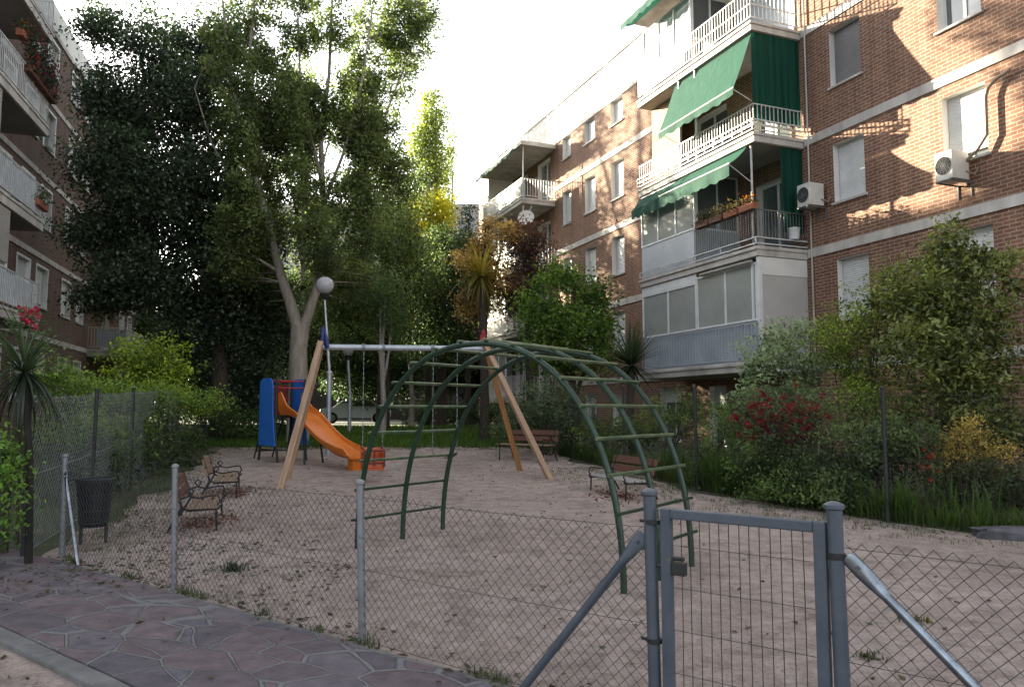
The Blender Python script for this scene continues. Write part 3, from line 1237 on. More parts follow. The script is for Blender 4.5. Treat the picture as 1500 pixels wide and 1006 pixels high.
# toddler bucket seat
sx = MB()
t1, t2 = 0.24, 0.36
hz = 0.72 - SWO.z
c = beam_at(0.30)
seat = holder('toddler_seat', swing, (c.x + 0.02, c.y, hz - 0.02), math.atan2(BD.y, BD.x))
mb = MB()
mb.box(-0.20, 0.20, -0.16, 0.16, -0.24, -0.20)
mb.box(-0.20, 0.20, 0.13, 0.16, -0.199, 0.17)
mb.box(-0.20, -0.165, -0.16, 0.129, -0.199, 0.10)
mb.box(0.165, 0.20, -0.16, 0.129, -0.199, 0.10)
mb.box(-0.164, 0.164, -0.16, -0.13, -0.199, -0.02)
mb.build('bucket', 'orange_seat', seat, bevel=0.012)
mb = MB()
for x in (-0.19, 0.19):
    mb.tube([(x, -0.185, -0.18), (x, -0.185, 0.13), (x, 0.0, 0.17), (x, 0.18, 0.19)], 0.018, 8)
mb.tube([(-0.19, -0.185, 0.13), (0.19, -0.185, 0.13)], 0.018, 8)
mb.tube([(-0.19, -0.185, -0.10), (0.19, -0.185, -0.10)], 0.016, 8)
mb.tube([(0, -0.187, -0.16), (0, -0.187, 0.13)], 0.018, 8)
mb.build('safety_bar', 'dkred', seat, smooth=40)
mb = MB()
ca, sa = math.cos(seat.rotation_euler.z), math.sin(seat.rotation_euler.z)
for x in (-0.19, 0.19):
    chain(mb, (x * 1.05, 0, (c.z - hz) - 0.03), (x, 0.02, 0.18))
mb.build('chain', 'steel', seat)
c = beam_at(0.745)
seat2 = holder('flat_seat', swing, (c.x, c.y, 0.72 - SWO.z), math.atan2(BD.y, BD.x))
mb = MB()
mb.grid(lambda u, v: ((u - .5) * 0.50, (v - .5) * 0.17, -0.05 + 0.10 * (2 * u - 1) ** 2 * 0.8), 10, 2)
mb.grid(lambda u, v: ((u - .5) * 0.50, (.5 - v) * 0.17, -0.075 + 0.10 * (2 * u - 1) ** 2 * 0.8), 10, 2)
mb.build('seat', 'tyre', seat2)
mb = MB()
for x in (-0.25, 0.25):
    chain(mb, (x, 0, (c.z - 0.72 + SWO.z) - 0.03), (x, 0, 0.03))
mb.build('chain', 'steel', seat2)
for t in (0.24, 0.36, 0.66, 0.83):
    mb = MB()
    mb.lathe([(0.062, -0.03), (0.070, -0.025), (0.070, 0.025), (0.062, 0.03)], (0, 0, 0), 14)
    o = mb.build('beam_collar', 'steel', swing, smooth=40)
    o.location = beam_at(t)
    o.rotation_euler = BD.to_track_quat('Z', 'Y').to_euler()

# ------------------------------------------------------------------ slide tower
TC = Vector((-5.58, 18.75, ground(18.75)))
SD = Vector((0.745, -0.667, 0)).normalized()
slide = thing('playground_slide', 'orange wave slide with blue side panels and red bars on a small tower', 'slide', TC, math.atan2(SD.y, SD.x))
# local x runs down the slide, y points to the far right
HWY = 0.42


def side_panel(y0, y1):
    poly = [(-.34, .38), (.40, .38), (.33, .75), (.26, 1.25), (.25, 1.80), (.21, 1.93), (.12, 1.99), (-.22, 1.99), (-.31, 1.93), (-.34, 1.8)]
    mb = MB()
    mb.prism(poly, lambda u, v, d: (u, d, v), y0, y1)
    return mb


for y0 in (-HWY - 0.04, HWY + 0.01):
    side_panel(y0, y0 + 0.03).build('side_panel', 'blue', slide, bevel=0.008)
mb = MB()
mb.box(-.36, .30, -HWY + .02, HWY - .02, 1.05, 1.10)
mb.build('platform', 'dark_steel', slide)
for x in (-.30, .30):
    for y in (-HWY + .03, HWY - .03):
        mb = MB()
        sg = 1 if x > 0 else -1
        mb.tube([(x, y, 1.98), (x, y, .75), (x + sg * .06, y, .35), (x + sg * .16, y, -.15)], 0.03, 8)
        mb.build('leg', 'dark_steel', slide, smooth=40)
for z, x in ((1.93, .2), (1.76, .2), (1.93, -.3), (1.5, -.3)):
    mb = MB()
    mb.tube([(x, -HWY, z), (x, HWY, z)], 0.018, 8)
    mb.build('guard_bar', 'red', slide, smooth=40)
mb = MB()
mb.box(-.36, -.33, -.30, .30, 1.12, 1.85)
mb.build('back_panel', 'dkred', slide, bevel=0.01)
mb = MB()
for y in (-.25, .25):
    mb.tube([(-.95, y, -0.1), (-.40, y, 1.08)], 0.02, 8)
for i in range(1, 5):
    z = i * .22
    x = -.95 + .55 * (z + .1) / 1.18
    mb.tube([(x, -.25, z), (x, .25, z)], 0.016, 6)
mb.build('ladder', 'dark_steel', slide, smooth=40)
mb = MB()
for y in (-HWY + .03, HWY - .03):
    mb.tube([(-.40, y, .28), (.42, y, .28)], 0.018, 6)
mb.tube([(.40, -HWY + .03, .28), (.40, HWY - .03, .28)], 0.018, 6)
mb.build('ground_frame', 'dark_steel', slide, smooth=40)


def chute_z(x):
    # x 0..1 along the chute
    if x < 0.10:
        return 1.14
    if x < 0.86:
        t = (x - 0.10) / 0.76
        s = t * t * (3 - 2 * t) * 0.45 + t * 0.55
        return 1.14 - s * 0.90 + 0.045 * math.sin(t * 2 * PI) * (1 - t)
    return 0.24 - (x - 0.86) * 0.25


CL = 2.85
SWH = 0.31


def wall_top(x):
    hump = 0.36 * math.exp(-((x - 0.03) / 0.075) ** 2)
    return 0.15 + hump + 0.03 * math.sin(x * 9)


mb = MB()
nx = 60
rings = []
TH = 0.028
for i in range(nx + 1):
    x = i / nx
    z = chute_z(x)
    h = wall_top(x)
    fade = 1.0 if x < 0.93 else max(0.25, 1 - (x - 0.93) / 0.07 * 0.75)
    h = max(0.05, h * fade)
    X = 0.28 + x * CL
    prof = [(-SWH, z + h)]
    prof += [(-SWH + 0.02, z + h * .4), (-SWH + .07, z + .03), (-.10, z), (.10, z), (SWH - .07, z + .03), (SWH - .02, z + h * .4), (SWH, z + h)]
    prof += [(SWH + .035, z + h - .005), (SWH + .02, z + h * .35 - .02), (SWH - .05, z - TH), (0, z - TH * 1.2), (-SWH + .05, z - TH), (-SWH - .02, z + h * .35 - .02), (-SWH - .035, z + h - .005)]
    ring = []
    for (yy, zz) in prof:
        mb.v.append((X, yy, zz))
        ring.append(len(mb.v) - 1)
    rings.append(ring)
for a, b in zip(rings[:-1], rings[1:]):
    n = len(a)
    for j in range(n):
        mb.face((a[j], b[j], b[(j + 1) % n], a[(j + 1) % n]))
mb.face(rings[0])
mb.face(rings[-1][::-1])
mb.build('chute', 'orange', slide, smooth=45)
mb = MB()
mb.box(0.28 + CL * .90, 0.28 + CL * .97, -.16, .16, -0.1, 0.18)
mb.build('chute_foot', 'orange', slide, bevel=0.01)
mb = MB()
for y in (-.2, .2):
    mb.tube([(1.35, y * 1.3, -0.1), (1.25, y, 0.62)], 0.024, 8)
mb.build('chute_prop', 'dark_steel', slide, smooth=40)


# ------------------------------------------------------------------ benches
def make_bench(label, loc, rz, back_mat, seat_mat):
    """local x along the bench, local -y is where the sitter looks"""
    b = thing('park_bench', label, 'bench', loc, rz, None)
    b.scale = (.90, .90, .90)
    Lh = 0.82
    for i, y in enumerate((-.21, -.07, .07)):
        mb = MB().box(-Lh, Lh, y - .055, y + .055, .43, .465)
        mb.build('seat_slat', seat_mat, b, bevel=0.008)
    for zc in (.60, .76):
        mb = MB()
        yb = .20 + (zc - .45) * .34
        mb.bar((-Lh, yb, zc), (Lh, yb, zc), .03, .135, (0, .32, .95))
        mb.build('back_slat', back_mat, b, bevel=0.008)
    for x in (-Lh + .12, Lh - .12):
        mb = MB()
        mb.tube([(x, -.30, .46), (x, -.28, .42), (x, .12, .40), (x, .20, .46), (x, .33, .86)], .017, 8)
        mb.tube([(x, -.25, .41), (x, -.27, -.05)], .015, 8)
        mb.tube([(x, .30, .78), (x, .20, .44), (x, .38, .10), (x, .48, -.05)], .017, 8)
        # curled arm rest
        arm = [(x, -.24, .43), (x, -.30, .52), (x, -.27, .60), (x, -.18, .60), (x, -.02, .57), (x, .10, .60), (x, .15, .67), (x, .10, .71), (x, .05, .67), (x, .09, .61), (x, .22, .56)]
        mb.tube(arm, .013, 6)
        mb.build('iron_frame', 'iron', b, smooth=50)
    return b


def at_ground(x, y):
    return (x, y, ground(y))


lf_ang = math.atan2(14.6, -4.4)
make_bench('brown bench with curled iron arms by the left fence, the one nearer the path', (-4.15, 10.35, ground(10.35) - .10), lf_ang + .02, 'slat_brown', 'slat_light')
make_bench('tan-backed bench with curled iron arms by the left fence, the one nearer the slide', (-4.85, 13.0, ground(13.0) - .10), lf_ang + .02, 'slat_light', 'slat_light')
make_bench('reddish-brown bench with pale seat slats by the right fence, seen through the climbing arch', (1.80, 12.9, ground(12.9) - .10), math.radians(-70), 'slat_brown', 'slat_grey')
make_bench('far bench by the fence behind the right swing legs', at_ground(0.35, 18.6), math.radians(-35), 'slat_brown', 'slat_light')

# ------------------------------------------------------------------ litter bin
bx, by = -4.87, 9.05
binr = thing('litter_bin', 'black flared litter basket on two posts near the corner of the path', 'litter bin', at_ground(bx, by), math.radians(25))
mb = MB()
NB = 28
prof = [(.125, .22), (.150, .26), (.162, .40), (.178, .58), (.205, .76)]
for (r, z) in prof:
    for t in (0,):
        pass
for i in range(NB):
    a = 2 * PI * i / NB
    pts = [(r * math.cos(a), r * math.sin(a), z) for r, z in prof]
    mb.tube(pts, 0.008, 4)
for r, z in prof:
    mb.tube([(r * math.cos(2 * PI * i / 24), r * math.sin(2 * PI * i / 24), z) for i in range(25)], 0.008, 5)
mb.build('basket', 'black_mesh', binr)
mb = MB()
k = [(r * .93, z) for r, z in prof]
mb.lathe(k[:-1] + [(k[-1][0] * .98, .74)], (0, 0, 0), 20)
mb.build('liner', 'black_mesh', binr, smooth=40)
mb = MB()
mb.tube([(.205 * math.cos(2 * PI * i / 24), .205 * math.sin(2 * PI * i / 24), .76) for i in range(25)], 0.014, 6)
mb.build('rim', 'dark_steel', binr, smooth=40)
for x in (-.13, .13):
    mb = MB().tube([(x, 0.02, -0.2), (x, 0.02, .30)], .018, 8)
    mb.build('post', 'dark_steel', binr, smooth=40)


# ------------------------------------------------------------------ lamps
def lamp(label, base, h, gr, rb, rt, lean=0.0):
    l = thing('street_lamp', label, 'street lamp', base)
    mb = MB()
    hb = h * 0.48
    mb.tube([(lean * 0, 0, -.3), (0, 0, hb)], rb, 12)
    mb.tube([(0, 0, hb), (-lean, 0, h - gr * 1.6)], [rb * .62, rt], 10)
    mb.lathe([(rb * 1.3, -.03), (rb * 1.3, .02), (rb * .7, .06)], (0, 0, hb), 12)
    mb.build('pole', 'beam', l, smooth=40)
    mb = MB().lathe([(rt * 1.6, -.14), (gr * .45, -.05), (gr * .55, .0), (gr * .45, .03)], (-lean, 0, h - gr * 1.05), 14)
    mb.build('collar', 'dark_steel', l, smooth=40)
    mb = MB().sphere((-lean, 0, h), gr, 18)
    mb.build('globe', 'globe', l, smooth=80)
    return l


p = at(476, 418, 20.2)
lamp('globe lamp on a tall slim pole beside the poplar trunk', (p.x + 0.17, 20.2, ground(20.2)), p.z - ground(20.2), 0.235, 0.062, 0.028, 0.17)
p = at(510, 513, 29)
lamp('small globe lamp standing on the lawn behind the swing beam', (p.x + .1, 29, ground(29)), p.z - ground(29), 0.22, 0.07, 0.06, 0.1)

# ------------------------------------------------------------------ buildings
def wall_panel(mb, s0, s1, z0, z1, holes, n, mi=0):
    xs = sorted({s0, s1} | {h[0] for h in holes} | {h[1] for h in holes})
    zs = sorted({z0, z1} | {h[2] for h in holes} | {h[3] for h in holes})
    xs = [x for x in xs if s0 <= x <= s1]
    zs = [z for z in zs if z0 <= z <= z1]
    for a, b in zip(xs[:-1], xs[1:]):
        for c, d in zip(zs[:-1], zs[1:]):
            mx, mz = (a + b) / 2, (c + d) / 2
            if any(h[0] < mx < h[1] and h[2] < mz < h[3] for h in holes):
                continue
            mb.quad((b, n, c), (a, n, c), (a, n, d), (b, n, d), mi)


def reveal(parent, a, b, c, d, n, depth, mat='plaster'):
    """plastered sides of a recessed opening"""
    m = n - depth
    rv = MB()
    rv.quad((a, n, c), (a, m, c), (a, m, d), (a, n, d))
    rv.quad((b, m, c), (b, n, c), (b, n, d), (b, m, d))
    rv.quad((a, n, d), (a, m, d), (b, m, d), (b, n, d))
    rv.quad((a, m, c), (a, n, c), (b, n, c), (b, m, c))
    return rv.build('reveal', mat, parent)


def window(root, a, b, c, d, n, kind='shutter', drop=1.0, surround=True, sill=True, depth=0.17):
    """recessed window in the hole a..b x c..d; local y = outward"""
    m = n - depth
    mb = MB()
    fw = 0.055
    mb.box(a, a + fw, m, m + .05, c, d)
    mb.box(b - fw, b, m, m + .05, c, d)
    mb.box(a + fw, b - fw, m, m + .049, d - fw, d)
    mb.box(a + fw, b - fw, m, m + .049, c, c + fw)
    mid = (a + b) / 2
    mb.box(mid - .03, mid + .03, m + .002, m + .045, c + fw, d - fw)
    if surround:
        t = 0.07
        mb.box(a - t, a - .002, n - .05, n + .018, c, d + t)
        mb.box(b + .002, b + t, n - .05, n + .018, c, d + t)
        mb.box(a - .002, b + .002, n - .05, n + .0175, d + .002, d + t)
    w = mb.build('window', 'frame', root)
    reveal(w, a, b, c, d, n, depth)
    g = MB().box(a + fw, b - fw, m + .008, m + .018, c + fw, d - fw)
    g.build('pane', 'glass', w)
    if drop > 0:
        sh = MB()
        zb = d - (d - c) * drop
        sh.box(a + .015, b - .015, m + .055, m + .075, zb + .01, d - .01)
        sh.build('roller_shutter', {'shutter': 'shutter', 'grey': 'shutter_grey', 'tan': 'shutter_tan'}[kind], w)
    if sill:
        s = MB().box(a - .06, b + .06, n - .05, n + .06, c - .06, c - .004)
        s.build('sill', 'band', w, bevel=.006)
    return w


def railing(mb, pts, z0, h, pitch=0.115, r=0.008, rail=0.018, extra=(), flare=0.0):
    """vertical bars between a bottom and a top rail following plan polyline pts"""
    for a, b in zip(pts[:-1], pts[1:]):
        a, b = Vector((*a, 0)), Vector((*b, 0))
        L = (b - a).length
        d = (b - a) / L
        for z in (0.08, h) + tuple(extra):
            mb.bar(a + Vector((0, 0, z0 + z)), b + Vector((0, 0, z0 + z)), rail * 1.6, rail * 1.6)
        n = max(1, int(L / pitch))
        for i in range(n + 1):
            p = a + d * (L * i / n)
            mb.bar(p + Vector((0, 0, z0 + .08)), p + Vector((0, 0, z0 + h)), r * 2, r * 2, d)


def glazing(root, pts, z0, z1, panes, glass='glass_pale', fw=0.05):
    """framed run of windows along the plan segment pts"""
    a, b = Vector((*pts[0], 0)), Vector((*pts[1], 0))
    L = (b - a).length
    d = (b - a) / L
    nrm = Vector((0, 0, 1)).cross(d)
    mb, g = MB(), MB()
    Z = Vector((0, 0, 1))
    for z in (z0 + fw / 2, z1 - fw / 2):
        mb.bar(a + Z * z, b + Z * z, .06, fw)
    for i in range(panes + 1):
        p = a + d * (fw / 2 + (L - fw) * i / panes)
        mb.bar(p + Z * (z0 + fw), p + Z * (z1 - fw), .058, fw, d)
    g.quad(a + Z * (z0 + fw), b + Z * (z0 + fw), b + Z * (z1 - fw), a + Z * (z1 - fw))
    f = mb.build('glazing', 'frame', root)
    g.build('pane', glass, f)
    return f


def scallop_awning(parent, s0, s1, y0, z0, y1, z1, drop, name='awning', mat='awning', wave=.03):
    """canvas sheet from the wall rail (y0,z0) out to the bar (y1,z1), with a scalloped valance"""
    mb = MB()
    mb.grid(lambda u, v: (s0 + (s1 - s0) * u, y0 + (y1 - y0) * v, z0 + (z1 - z0) * v - .05 * math.sin(PI * v) + .012 * math.sin(u * 31) * v), 24, 8)
    n = 36

    def val(u, v):
        sc_ = abs(math.sin(u * n / 2 * PI / 2.2))
        return (s0 + (s1 - s0) * u, y1 + .012 + .018 * math.sin(u * 23) * v, z1 - v * (drop - wave * 1.6 * (1 - sc_)) + .012 * math.sin(u * 31))
    mb.grid(val, 72, 4)
    o = mb.build(name, mat, parent, smooth=60)
    return o


# ---- right-hand brick block. local x = along the facade (away from the camera), y = outward, z = up
RA = math.radians(111.7)
rb = thing('apartment_block', 'red brick apartment block with green awnings on its balconies, right side', 'apartment block', (7.54, 19.2, 0), RA)
RS0, RS1, RTOP = -14.0, 25.5, 13.38
FLOORS = [2.8, 5.65, 8.55, 11.45]
BAY = (0.0, 5.5)
BAY2 = (15.2, 20.4)
FL2 = [2.2, 5.05, 7.95, 10.85]
wins = []   # a, b, c, d, kind, drop
for cidx, (a, b) in enumerate(((-1.9, -0.95), (-4.92, -3.95), (-8.2, -7.2), (-11.2, -10.2), (9.2, 10.12), (11.42, 12.32), (13.6, 14.4), (21.2, 22.1), (23.2, 24.1))):
    for fi, fz in enumerate(FLOORS):
        c = fz + 0.98
        d = c + (1.45 if fi < 3 else 1.3)
        kind, drop = 'shutter', RN.choice([1.0, .96, .9, 0.55])
        if cidx == 0:
            kind, drop = [('shutter', 1.0), ('shutter', 1.0), ('grey', .96), ('shutter', .6)][fi]
        if cidx == 1:
            kind, drop = [('shutter', 1.0), ('shutter', .88), ('shutter', .35), ('shutter', .5)][fi]
        wins.append((a, b, c, d, kind, drop))
low = [(5.75, 6.95, 0.62, 2.35), (3.45, 4.25, 0.5, 2.3), (1.2, 2.2, .9, 2.2), (9.3, 10.2, .9, 2.2), (11.5, 12.4, .9, 2.2)]
doors = []
for s0_, s1_, fl_ in ((*BAY, FLOORS), (*BAY2, FL2)):
    for fz in fl_:
        doors += [(s0_ + .5, s0_ + 1.9, fz + .06, fz + 2.15), (s0_ + 3.1, s0_ + 4.7, fz + .06, fz + 2.15)]
mb = MB()
wall_panel(mb, RS0, RS1, -0.6, RTOP, [w_[:4] for w_ in wins] + low + doors, 0.0)
# ends and back
mb.quad((RS1, 0, -.6), (RS1, -11, -.6), (RS1, -11, RTOP), (RS1, 0, RTOP))
mb.quad((RS0, -11, -.6), (RS0, 0, -.6), (RS0, 0, RTOP), (RS0, -11, RTOP))
mb.quad((RS0, -11, -.6), (RS0, -11, RTOP), (RS1, -11, RTOP), (RS1, -11, -.6))
mb.build('wall', 'brick', rb)
mb = MB()
mb.box(RS0 - .05, RS1 + .05, -11.05, .03, RTOP + .002, RTOP + .16)
mb.build('roof', 'band', rb)
mb = MB()
mb.box(RS0 - .04, RS1 + .04, -.25, -.012, RTOP + .162, 15.05)
mb.box(RS0 - .06, RS1 + .06, -.30, .05, 15.052, 15.16)
mb.build('parapet', 'plaster', rb)
for fz in FLOORS:
    for a, b in ((RS0, BAY[0] - .02), (BAY[1] + .02, BAY2[0] - .02), (BAY2[1] + .02, RS1)):
        MB().box(a, b, -.02, .035, fz - .22, fz).build('string_course', 'band', rb)
for i, w_ in enumerate(wins):
    window(rb, *w_[:4], 0.0, w_[4], w_[5], depth=0.24, surround=False)
for (a, b, c, d) in low:
    window(rb, a, b, c, d, 0.0, 'shutter', RN.choice([.3, .9]), depth=0.24, surround=False)
for (a, b, c, d) in doors:
    mbd = MB()
    for x in (a, (a + b) / 2 - .03, b - .06):
        mbd.box(x, x + .06, -.2, -.15, c, d)
    mbd.box(a + .06, b - .06, -.2, -.151, d - .08, d)
    dd = mbd.build('balcony_door', 'frame', rb)
    reveal(dd, a, b, c, d, 0.0, .22)
    MB().quad((b, -.19, c), (a, -.19, c), (a, -.19, d), (b, -.19, d)).build('pane', 'glass', dd)

BD_ = 1.6   # balcony projection


def balcony_slab(name, s0, s1, fz, parent, depth=BD_):
    mb = MB()
    mb.box(s0, s1, 0.005, depth, fz - .26, fz)
    mb.box(s0 - .03, s1 + .03, 0.04, depth + .04, fz - .10, fz - .02)
    return mb.build(name, ['band'], parent, bevel=.008)


# bay 1, floor by floor -------------------------------------------------
s0_, s1_ = BAY
sp = 2.65   # where the glazed half starts
Bf = [balcony_slab('balcony', s0_, s1_, fz, rb) for fz in FLOORS]
top = MB()
top.box(s0_ - .1, s1_ + .1, .005, BD_ + .12, 14.02, 14.22)
top.build('balcony_roof', 'band', rb, bevel=.01)
for i, fz in enumerate(FLOORS):     # soffit paint under each slab
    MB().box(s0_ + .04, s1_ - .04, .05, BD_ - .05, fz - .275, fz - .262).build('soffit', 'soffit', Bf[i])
# party return wall at the far end of the bay (beige inside)
# ground-floor bay: fully glazed with metal panels
fz = FLOORS[0]
zc = FLOORS[1] - .27
glazing(Bf[0], ((s1_ - .02, BD_ - .08), (sp, BD_ - .08)), fz + 1.0, zc - .25, 2, 'glass_pale')
glazing(Bf[0], ((sp - .02, BD_ - .08), (s0_ + .12, BD_ - .08)), fz + 1.0, zc - .12, 2, 'glass_pale')
mb = MB().box(s0_ + .03, s1_ - .03, BD_ - .13, BD_ - .09, fz + .01, fz + .99)
mb.build('parapet_panel', 'panel', Bf[0])
mb = MB()
railing(mb, [(s1_ - .05, BD_ - .02), (s0_ + .05, BD_ - .02)], fz, .95, .13, .009)
mb.build('railing', 'panel', Bf[0])
MB().box(sp, s1_ - .02, BD_ - .10, BD_ - .05, zc - .245, zc + .0).build('fascia', 'frame', Bf[0])
mb = MB().box(s0_ + .03, s0_ + .07, .02, BD_ - .14, fz + .01, zc - .45)
mb.build('side_screen', 'soffit_pale', Bf[0])
MB().box(s0_ + .02, s0_ + .08, .02, BD_ - .14, zc - .445, zc - .005).build('screen_head', 'plaster', Bf[0])
mb = MB()
mb.box(s0_ + .02, s0_ + .10, BD_ - .15, BD_ - .04, fz + .012, zc - .005)
mb.box(s0_ + .25, s0_ + .31, BD_ - .16, BD_ - .045, fz + 1.0, zc - .125)
mb.build('corner_post', 'frame', Bf[0], bevel=.005)
mb = MB()
mb.tube([(sp - .3, BD_ + .02, zc - .10), (s0_ + .2, BD_ + .02, zc - .10)], .045, 8)
mb.build('rolled_awning', 'soffit', Bf[0], smooth=40)

# first floor: left half glazed, right half open with flower boxes
fz = FLOORS[1]
zc = FLOORS[2] - .27
glazing(Bf[1], ((s1_ - .02, BD_ - .08), (sp, BD_ - .08)), fz + 1.0, zc - .02, 3, 'glass_pale')
glazing(Bf[1], ((sp, BD_ - .1), (sp, .05)), fz + 1.0, zc - .02, 2, 'glass')
MB().box(sp, s1_ - .02, BD_ - .11, BD_ - .07, fz + .01, fz + .99).build('parapet_panel', 'panel', Bf[1])
MB().box(sp - .01, sp + .03, .03, BD_ - .12, fz + .01, fz + .99).build('parapet_panel', 'panel', Bf[1])
mb = MB()
railing(mb, [(sp - .03, BD_ - .02), (s0_ + .03, BD_ - .02), (s0_ + .03, .03)], fz + .12, .80, .095, .008)
mb.build('railing', 'dark_rail', Bf[1])
mb = MB()
for z in (.05, .20):
    for a, b in (((s1_ - .03, BD_ + .03), (s0_ - .02, BD_ + .03)), ((s0_ - .02, BD_ + .03), (s0_ - .02, .03))):
        mb.bar(Vector((*a, fz + z)), Vector((*b, fz + z)), .03, .03)
for s in (s1_ - .05, 4.2, sp, 1.4, s0_):
    mb.bar((s, BD_ + .03, fz + .05), (s, BD_ + .03, fz + .20), .03, .03, (1, 0, 0))
mb.build('lower_rail', 'rail', Bf[1])
MB().tube([(s0_ + .25, BD_ - .1, fz + .05), (s0_ + .25, BD_ - .1, zc)], .028, 8).build('post', 'rail', Bf[1], smooth=40)
scallop_awning(Bf[1], .35, 3.55, BD_ - .05, zc - .02, BD_ + .50, zc - .52, .36)
scallop_awning(Bf[1], 3.6, 5.6, BD_ - .05, zc - .05, BD_ + .22, zc - .42, .32)
mb = MB()
mb.tube([(.40, BD_ + .48, zc - .52), (s0_ + .28, BD_ - .1, zc - .95)], .012, 6)
mb.tube([(.33, BD_ + .51, zc - .52), (3.57, BD_ + .51, zc - .52)], .018, 6)
mb.build('awning_arm', 'rail', Bf[1], smooth=40)


def side_curtain(parent, s, y0, y1, z0, z1, mat='curtain'):
    mb = MB()
    ny = 48
    mb.grid(lambda u, v: (s + .028 * math.sin(u * (y1 - y0) * 26) * (.5 + .5 * v) + .012 * math.sin(u * 51 + v * 3), y0 + (y1 - y0) * u, z1 + (z0 - z1) * v), ny, 10)
    return mb.build('curtain', mat, parent, smooth=70)


side_curtain(Bf[1], s0_ + .08, .02, .72, fz + .42, zc)

# second floor: open balcony, long sloping awning, full side curtain
fz = FLOORS[2]
zc = FLOORS[3] - .27
mb = MB()
railing(mb, [(s1_ - .03, BD_ - .02), (s0_ + .03, BD_ - .02), (s0_ + .03, .03)], fz + .10, .62, .12, .009, .016)
for z in (.04, .18, .30):
    for a, b in (((s1_ - .03, BD_ + .05), (s0_ - .03, BD_ + .05)), ((s0_ - .03, BD_ + .05), (s0_ - .03, .03))):
        mb.bar(Vector((*a, fz + z)), Vector((*b, fz + z)), .026, .026)
for i in range(15):
    s = s0_ + (s1_ - s0_) * i / 14
    mb.bar((s, BD_ + .05, fz + .04), (s, BD_ + .05, fz + .30), .022, .022, (1, 0, 0))
mb.build('railing', 'rail', Bf[2])
scallop_awning(Bf[2], .12, 3.55, BD_ - .1, zc - .03, BD_ + .50, zc - 1.55, .22)
mb = MB()
for s in (.17, 3.5):
    mb.tube([(s, BD_ - .1, fz + .85), (s, BD_ + .50, zc - 1.55)], .014, 6)
mb.tube([(.10, BD_ + .51, zc - 1.55), (3.58, BD_ + .51, zc - 1.55)], .02, 6)
mb.build('awning_arm', 'rail', Bf[2], smooth=40)
side_curtain(Bf[2], s0_ + .06, .03, BD_ - .06, fz + .30, zc)
MB().box(3.9, s1_ - .03, BD_ - .55, BD_ - .50, fz + .02, zc).build('screen_wall', 'beige', Bf[2])
MB().box(s1_ - .10, s1_ - .04, .02, BD_ - .56, fz + .02, zc).build('screen_wall', 'beige', Bf[2])
for s in (2.5, 3.3):
    MB().bar((s, BD_ - .06, fz + .05), (s, BD_ - .06, zc), .05, .05, (1, 0, 0)).build('post', 'rail', Bf[2])

# third floor
fz = FLOORS[3]
zc = 14.02
glazing(Bf[3], ((s1_ - .02, BD_ - .25), (2.9, BD_ - .25)), fz + .9, zc - .30, 3, 'glass_pale')
glazing(Bf[3], ((2.9, BD_ - .27), (2.9, .05)), fz + .9, zc - .30, 2, 'glass')
MB().box(2.9, s1_ - .02, BD_ - .28, BD_ - .24, fz + .01, fz + .89).build('parapet_panel', 'panel', Bf[3])
mb = MB()
railing(mb, [(s1_ - .03, BD_ - .02), (s0_ + .03, BD_ - .02), (s0_ + .03, .03)], fz + .02, .82, .12, .009, .016, (.42,))
mb.build('railing', 'rail', Bf[3])
mb = MB()
for a, b in ((3.4, 5.45), (2.9, 3.38)):
    mb.box(a, b, BD_ - .04, BD_ + .0, fz + .16, fz + .78)
mb.build('railing_panel', 'panel', Bf[3])
scallop_awning(Bf[3], 2.6, 5.6, BD_ - .05, zc + .05, BD_ + .52, zc - .12, .22)
MB().box(.2, 2.6, .01, .05, fz + .05, zc).build('back_screen', 'panel', Bf[3])

# bay 2 (farther along)
for fi, fz in enumerate(FL2):
    a0, a1 = BAY2
    b2 = balcony_slab('balcony', a0, a1, fz, rb)
    mb = MB()
    if fi == 3:
        railing(mb, [(a1 - .03, BD_ - .02), (a0 + .03, BD_ - .02), (a0 + .03, .03)], fz + .02, .85, .12, .010, .018)
        mb.build('railing', 'rail', b2)
        MB().box(a0 + .6, a1 - .02, BD_ - .09, BD_ - .05, fz + .06, fz + .80).build('railing_panel', 'plaster', b2)
    else:
        railing(mb, [(a1 - .03, BD_ - .02), (a0 + .03, BD_ - .02), (a0 + .03, .03)], fz + .02, .85, .13, .010, .018)
        mb.build('railing', 'rail', b2)
        glazing(b2, ((a1 - .02, BD_ - .2), (a0 + 2.4, BD_ - .2)), fz + .9, fz + 2.55, 3, 'glass_pale')
        MB().box(a0 + 2.4, a1 - .02, BD_ - .22, BD_ - .18, fz + .02, fz + .89).build('parapet_panel', 'plaster', b2)
    MB().box(a1 - .1, a1 - .04, .02, BD_ - .3, fz + .02, fz + 2.5).build('screen_wall', 'plaster', b2)
    MB().tube([(a0 + .15, BD_ - .12, fz), (a0 + .15, BD_ - .12, fz + 2.57)], .03, 8).build('post', 'rail', b2, smooth=40)
b2r = MB().box(BAY2[0] - .1, BAY2[1] + .1, .005, BD_ + .1, 13.18, 13.37).build('balcony_roof', 'band', rb, bevel=.01)
scallop_awning(b2r, BAY2[0] + .1, BAY2[1] - .1, BD_ + .08, 13.17, BD_ + .38, 12.98, .14)
mb = MB()
c = Vector((BAY2[0] - .02, BD_ - .2, FL2[3] - .95))
for i in range(7):
    pass
dish = thing('satellite_dish', 'round pale satellite dish hung under the farthest brick-block balcony', 'satellite dish')
dl = rb.matrix_basis.copy()
rbm = Matrix.Translation((7.54, 19.2, 0)) @ Matrix.Rotation(RA, 4, 'Z')
dish.location = rbm @ c
mb = MB()
prof = [(max(.001, .36 * i / 8), .10 * (i / 8) ** 2) for i in range(9)]
mb.lathe(prof + [(.365, .11), (.34, .10)], (0, 0, 0), 24)
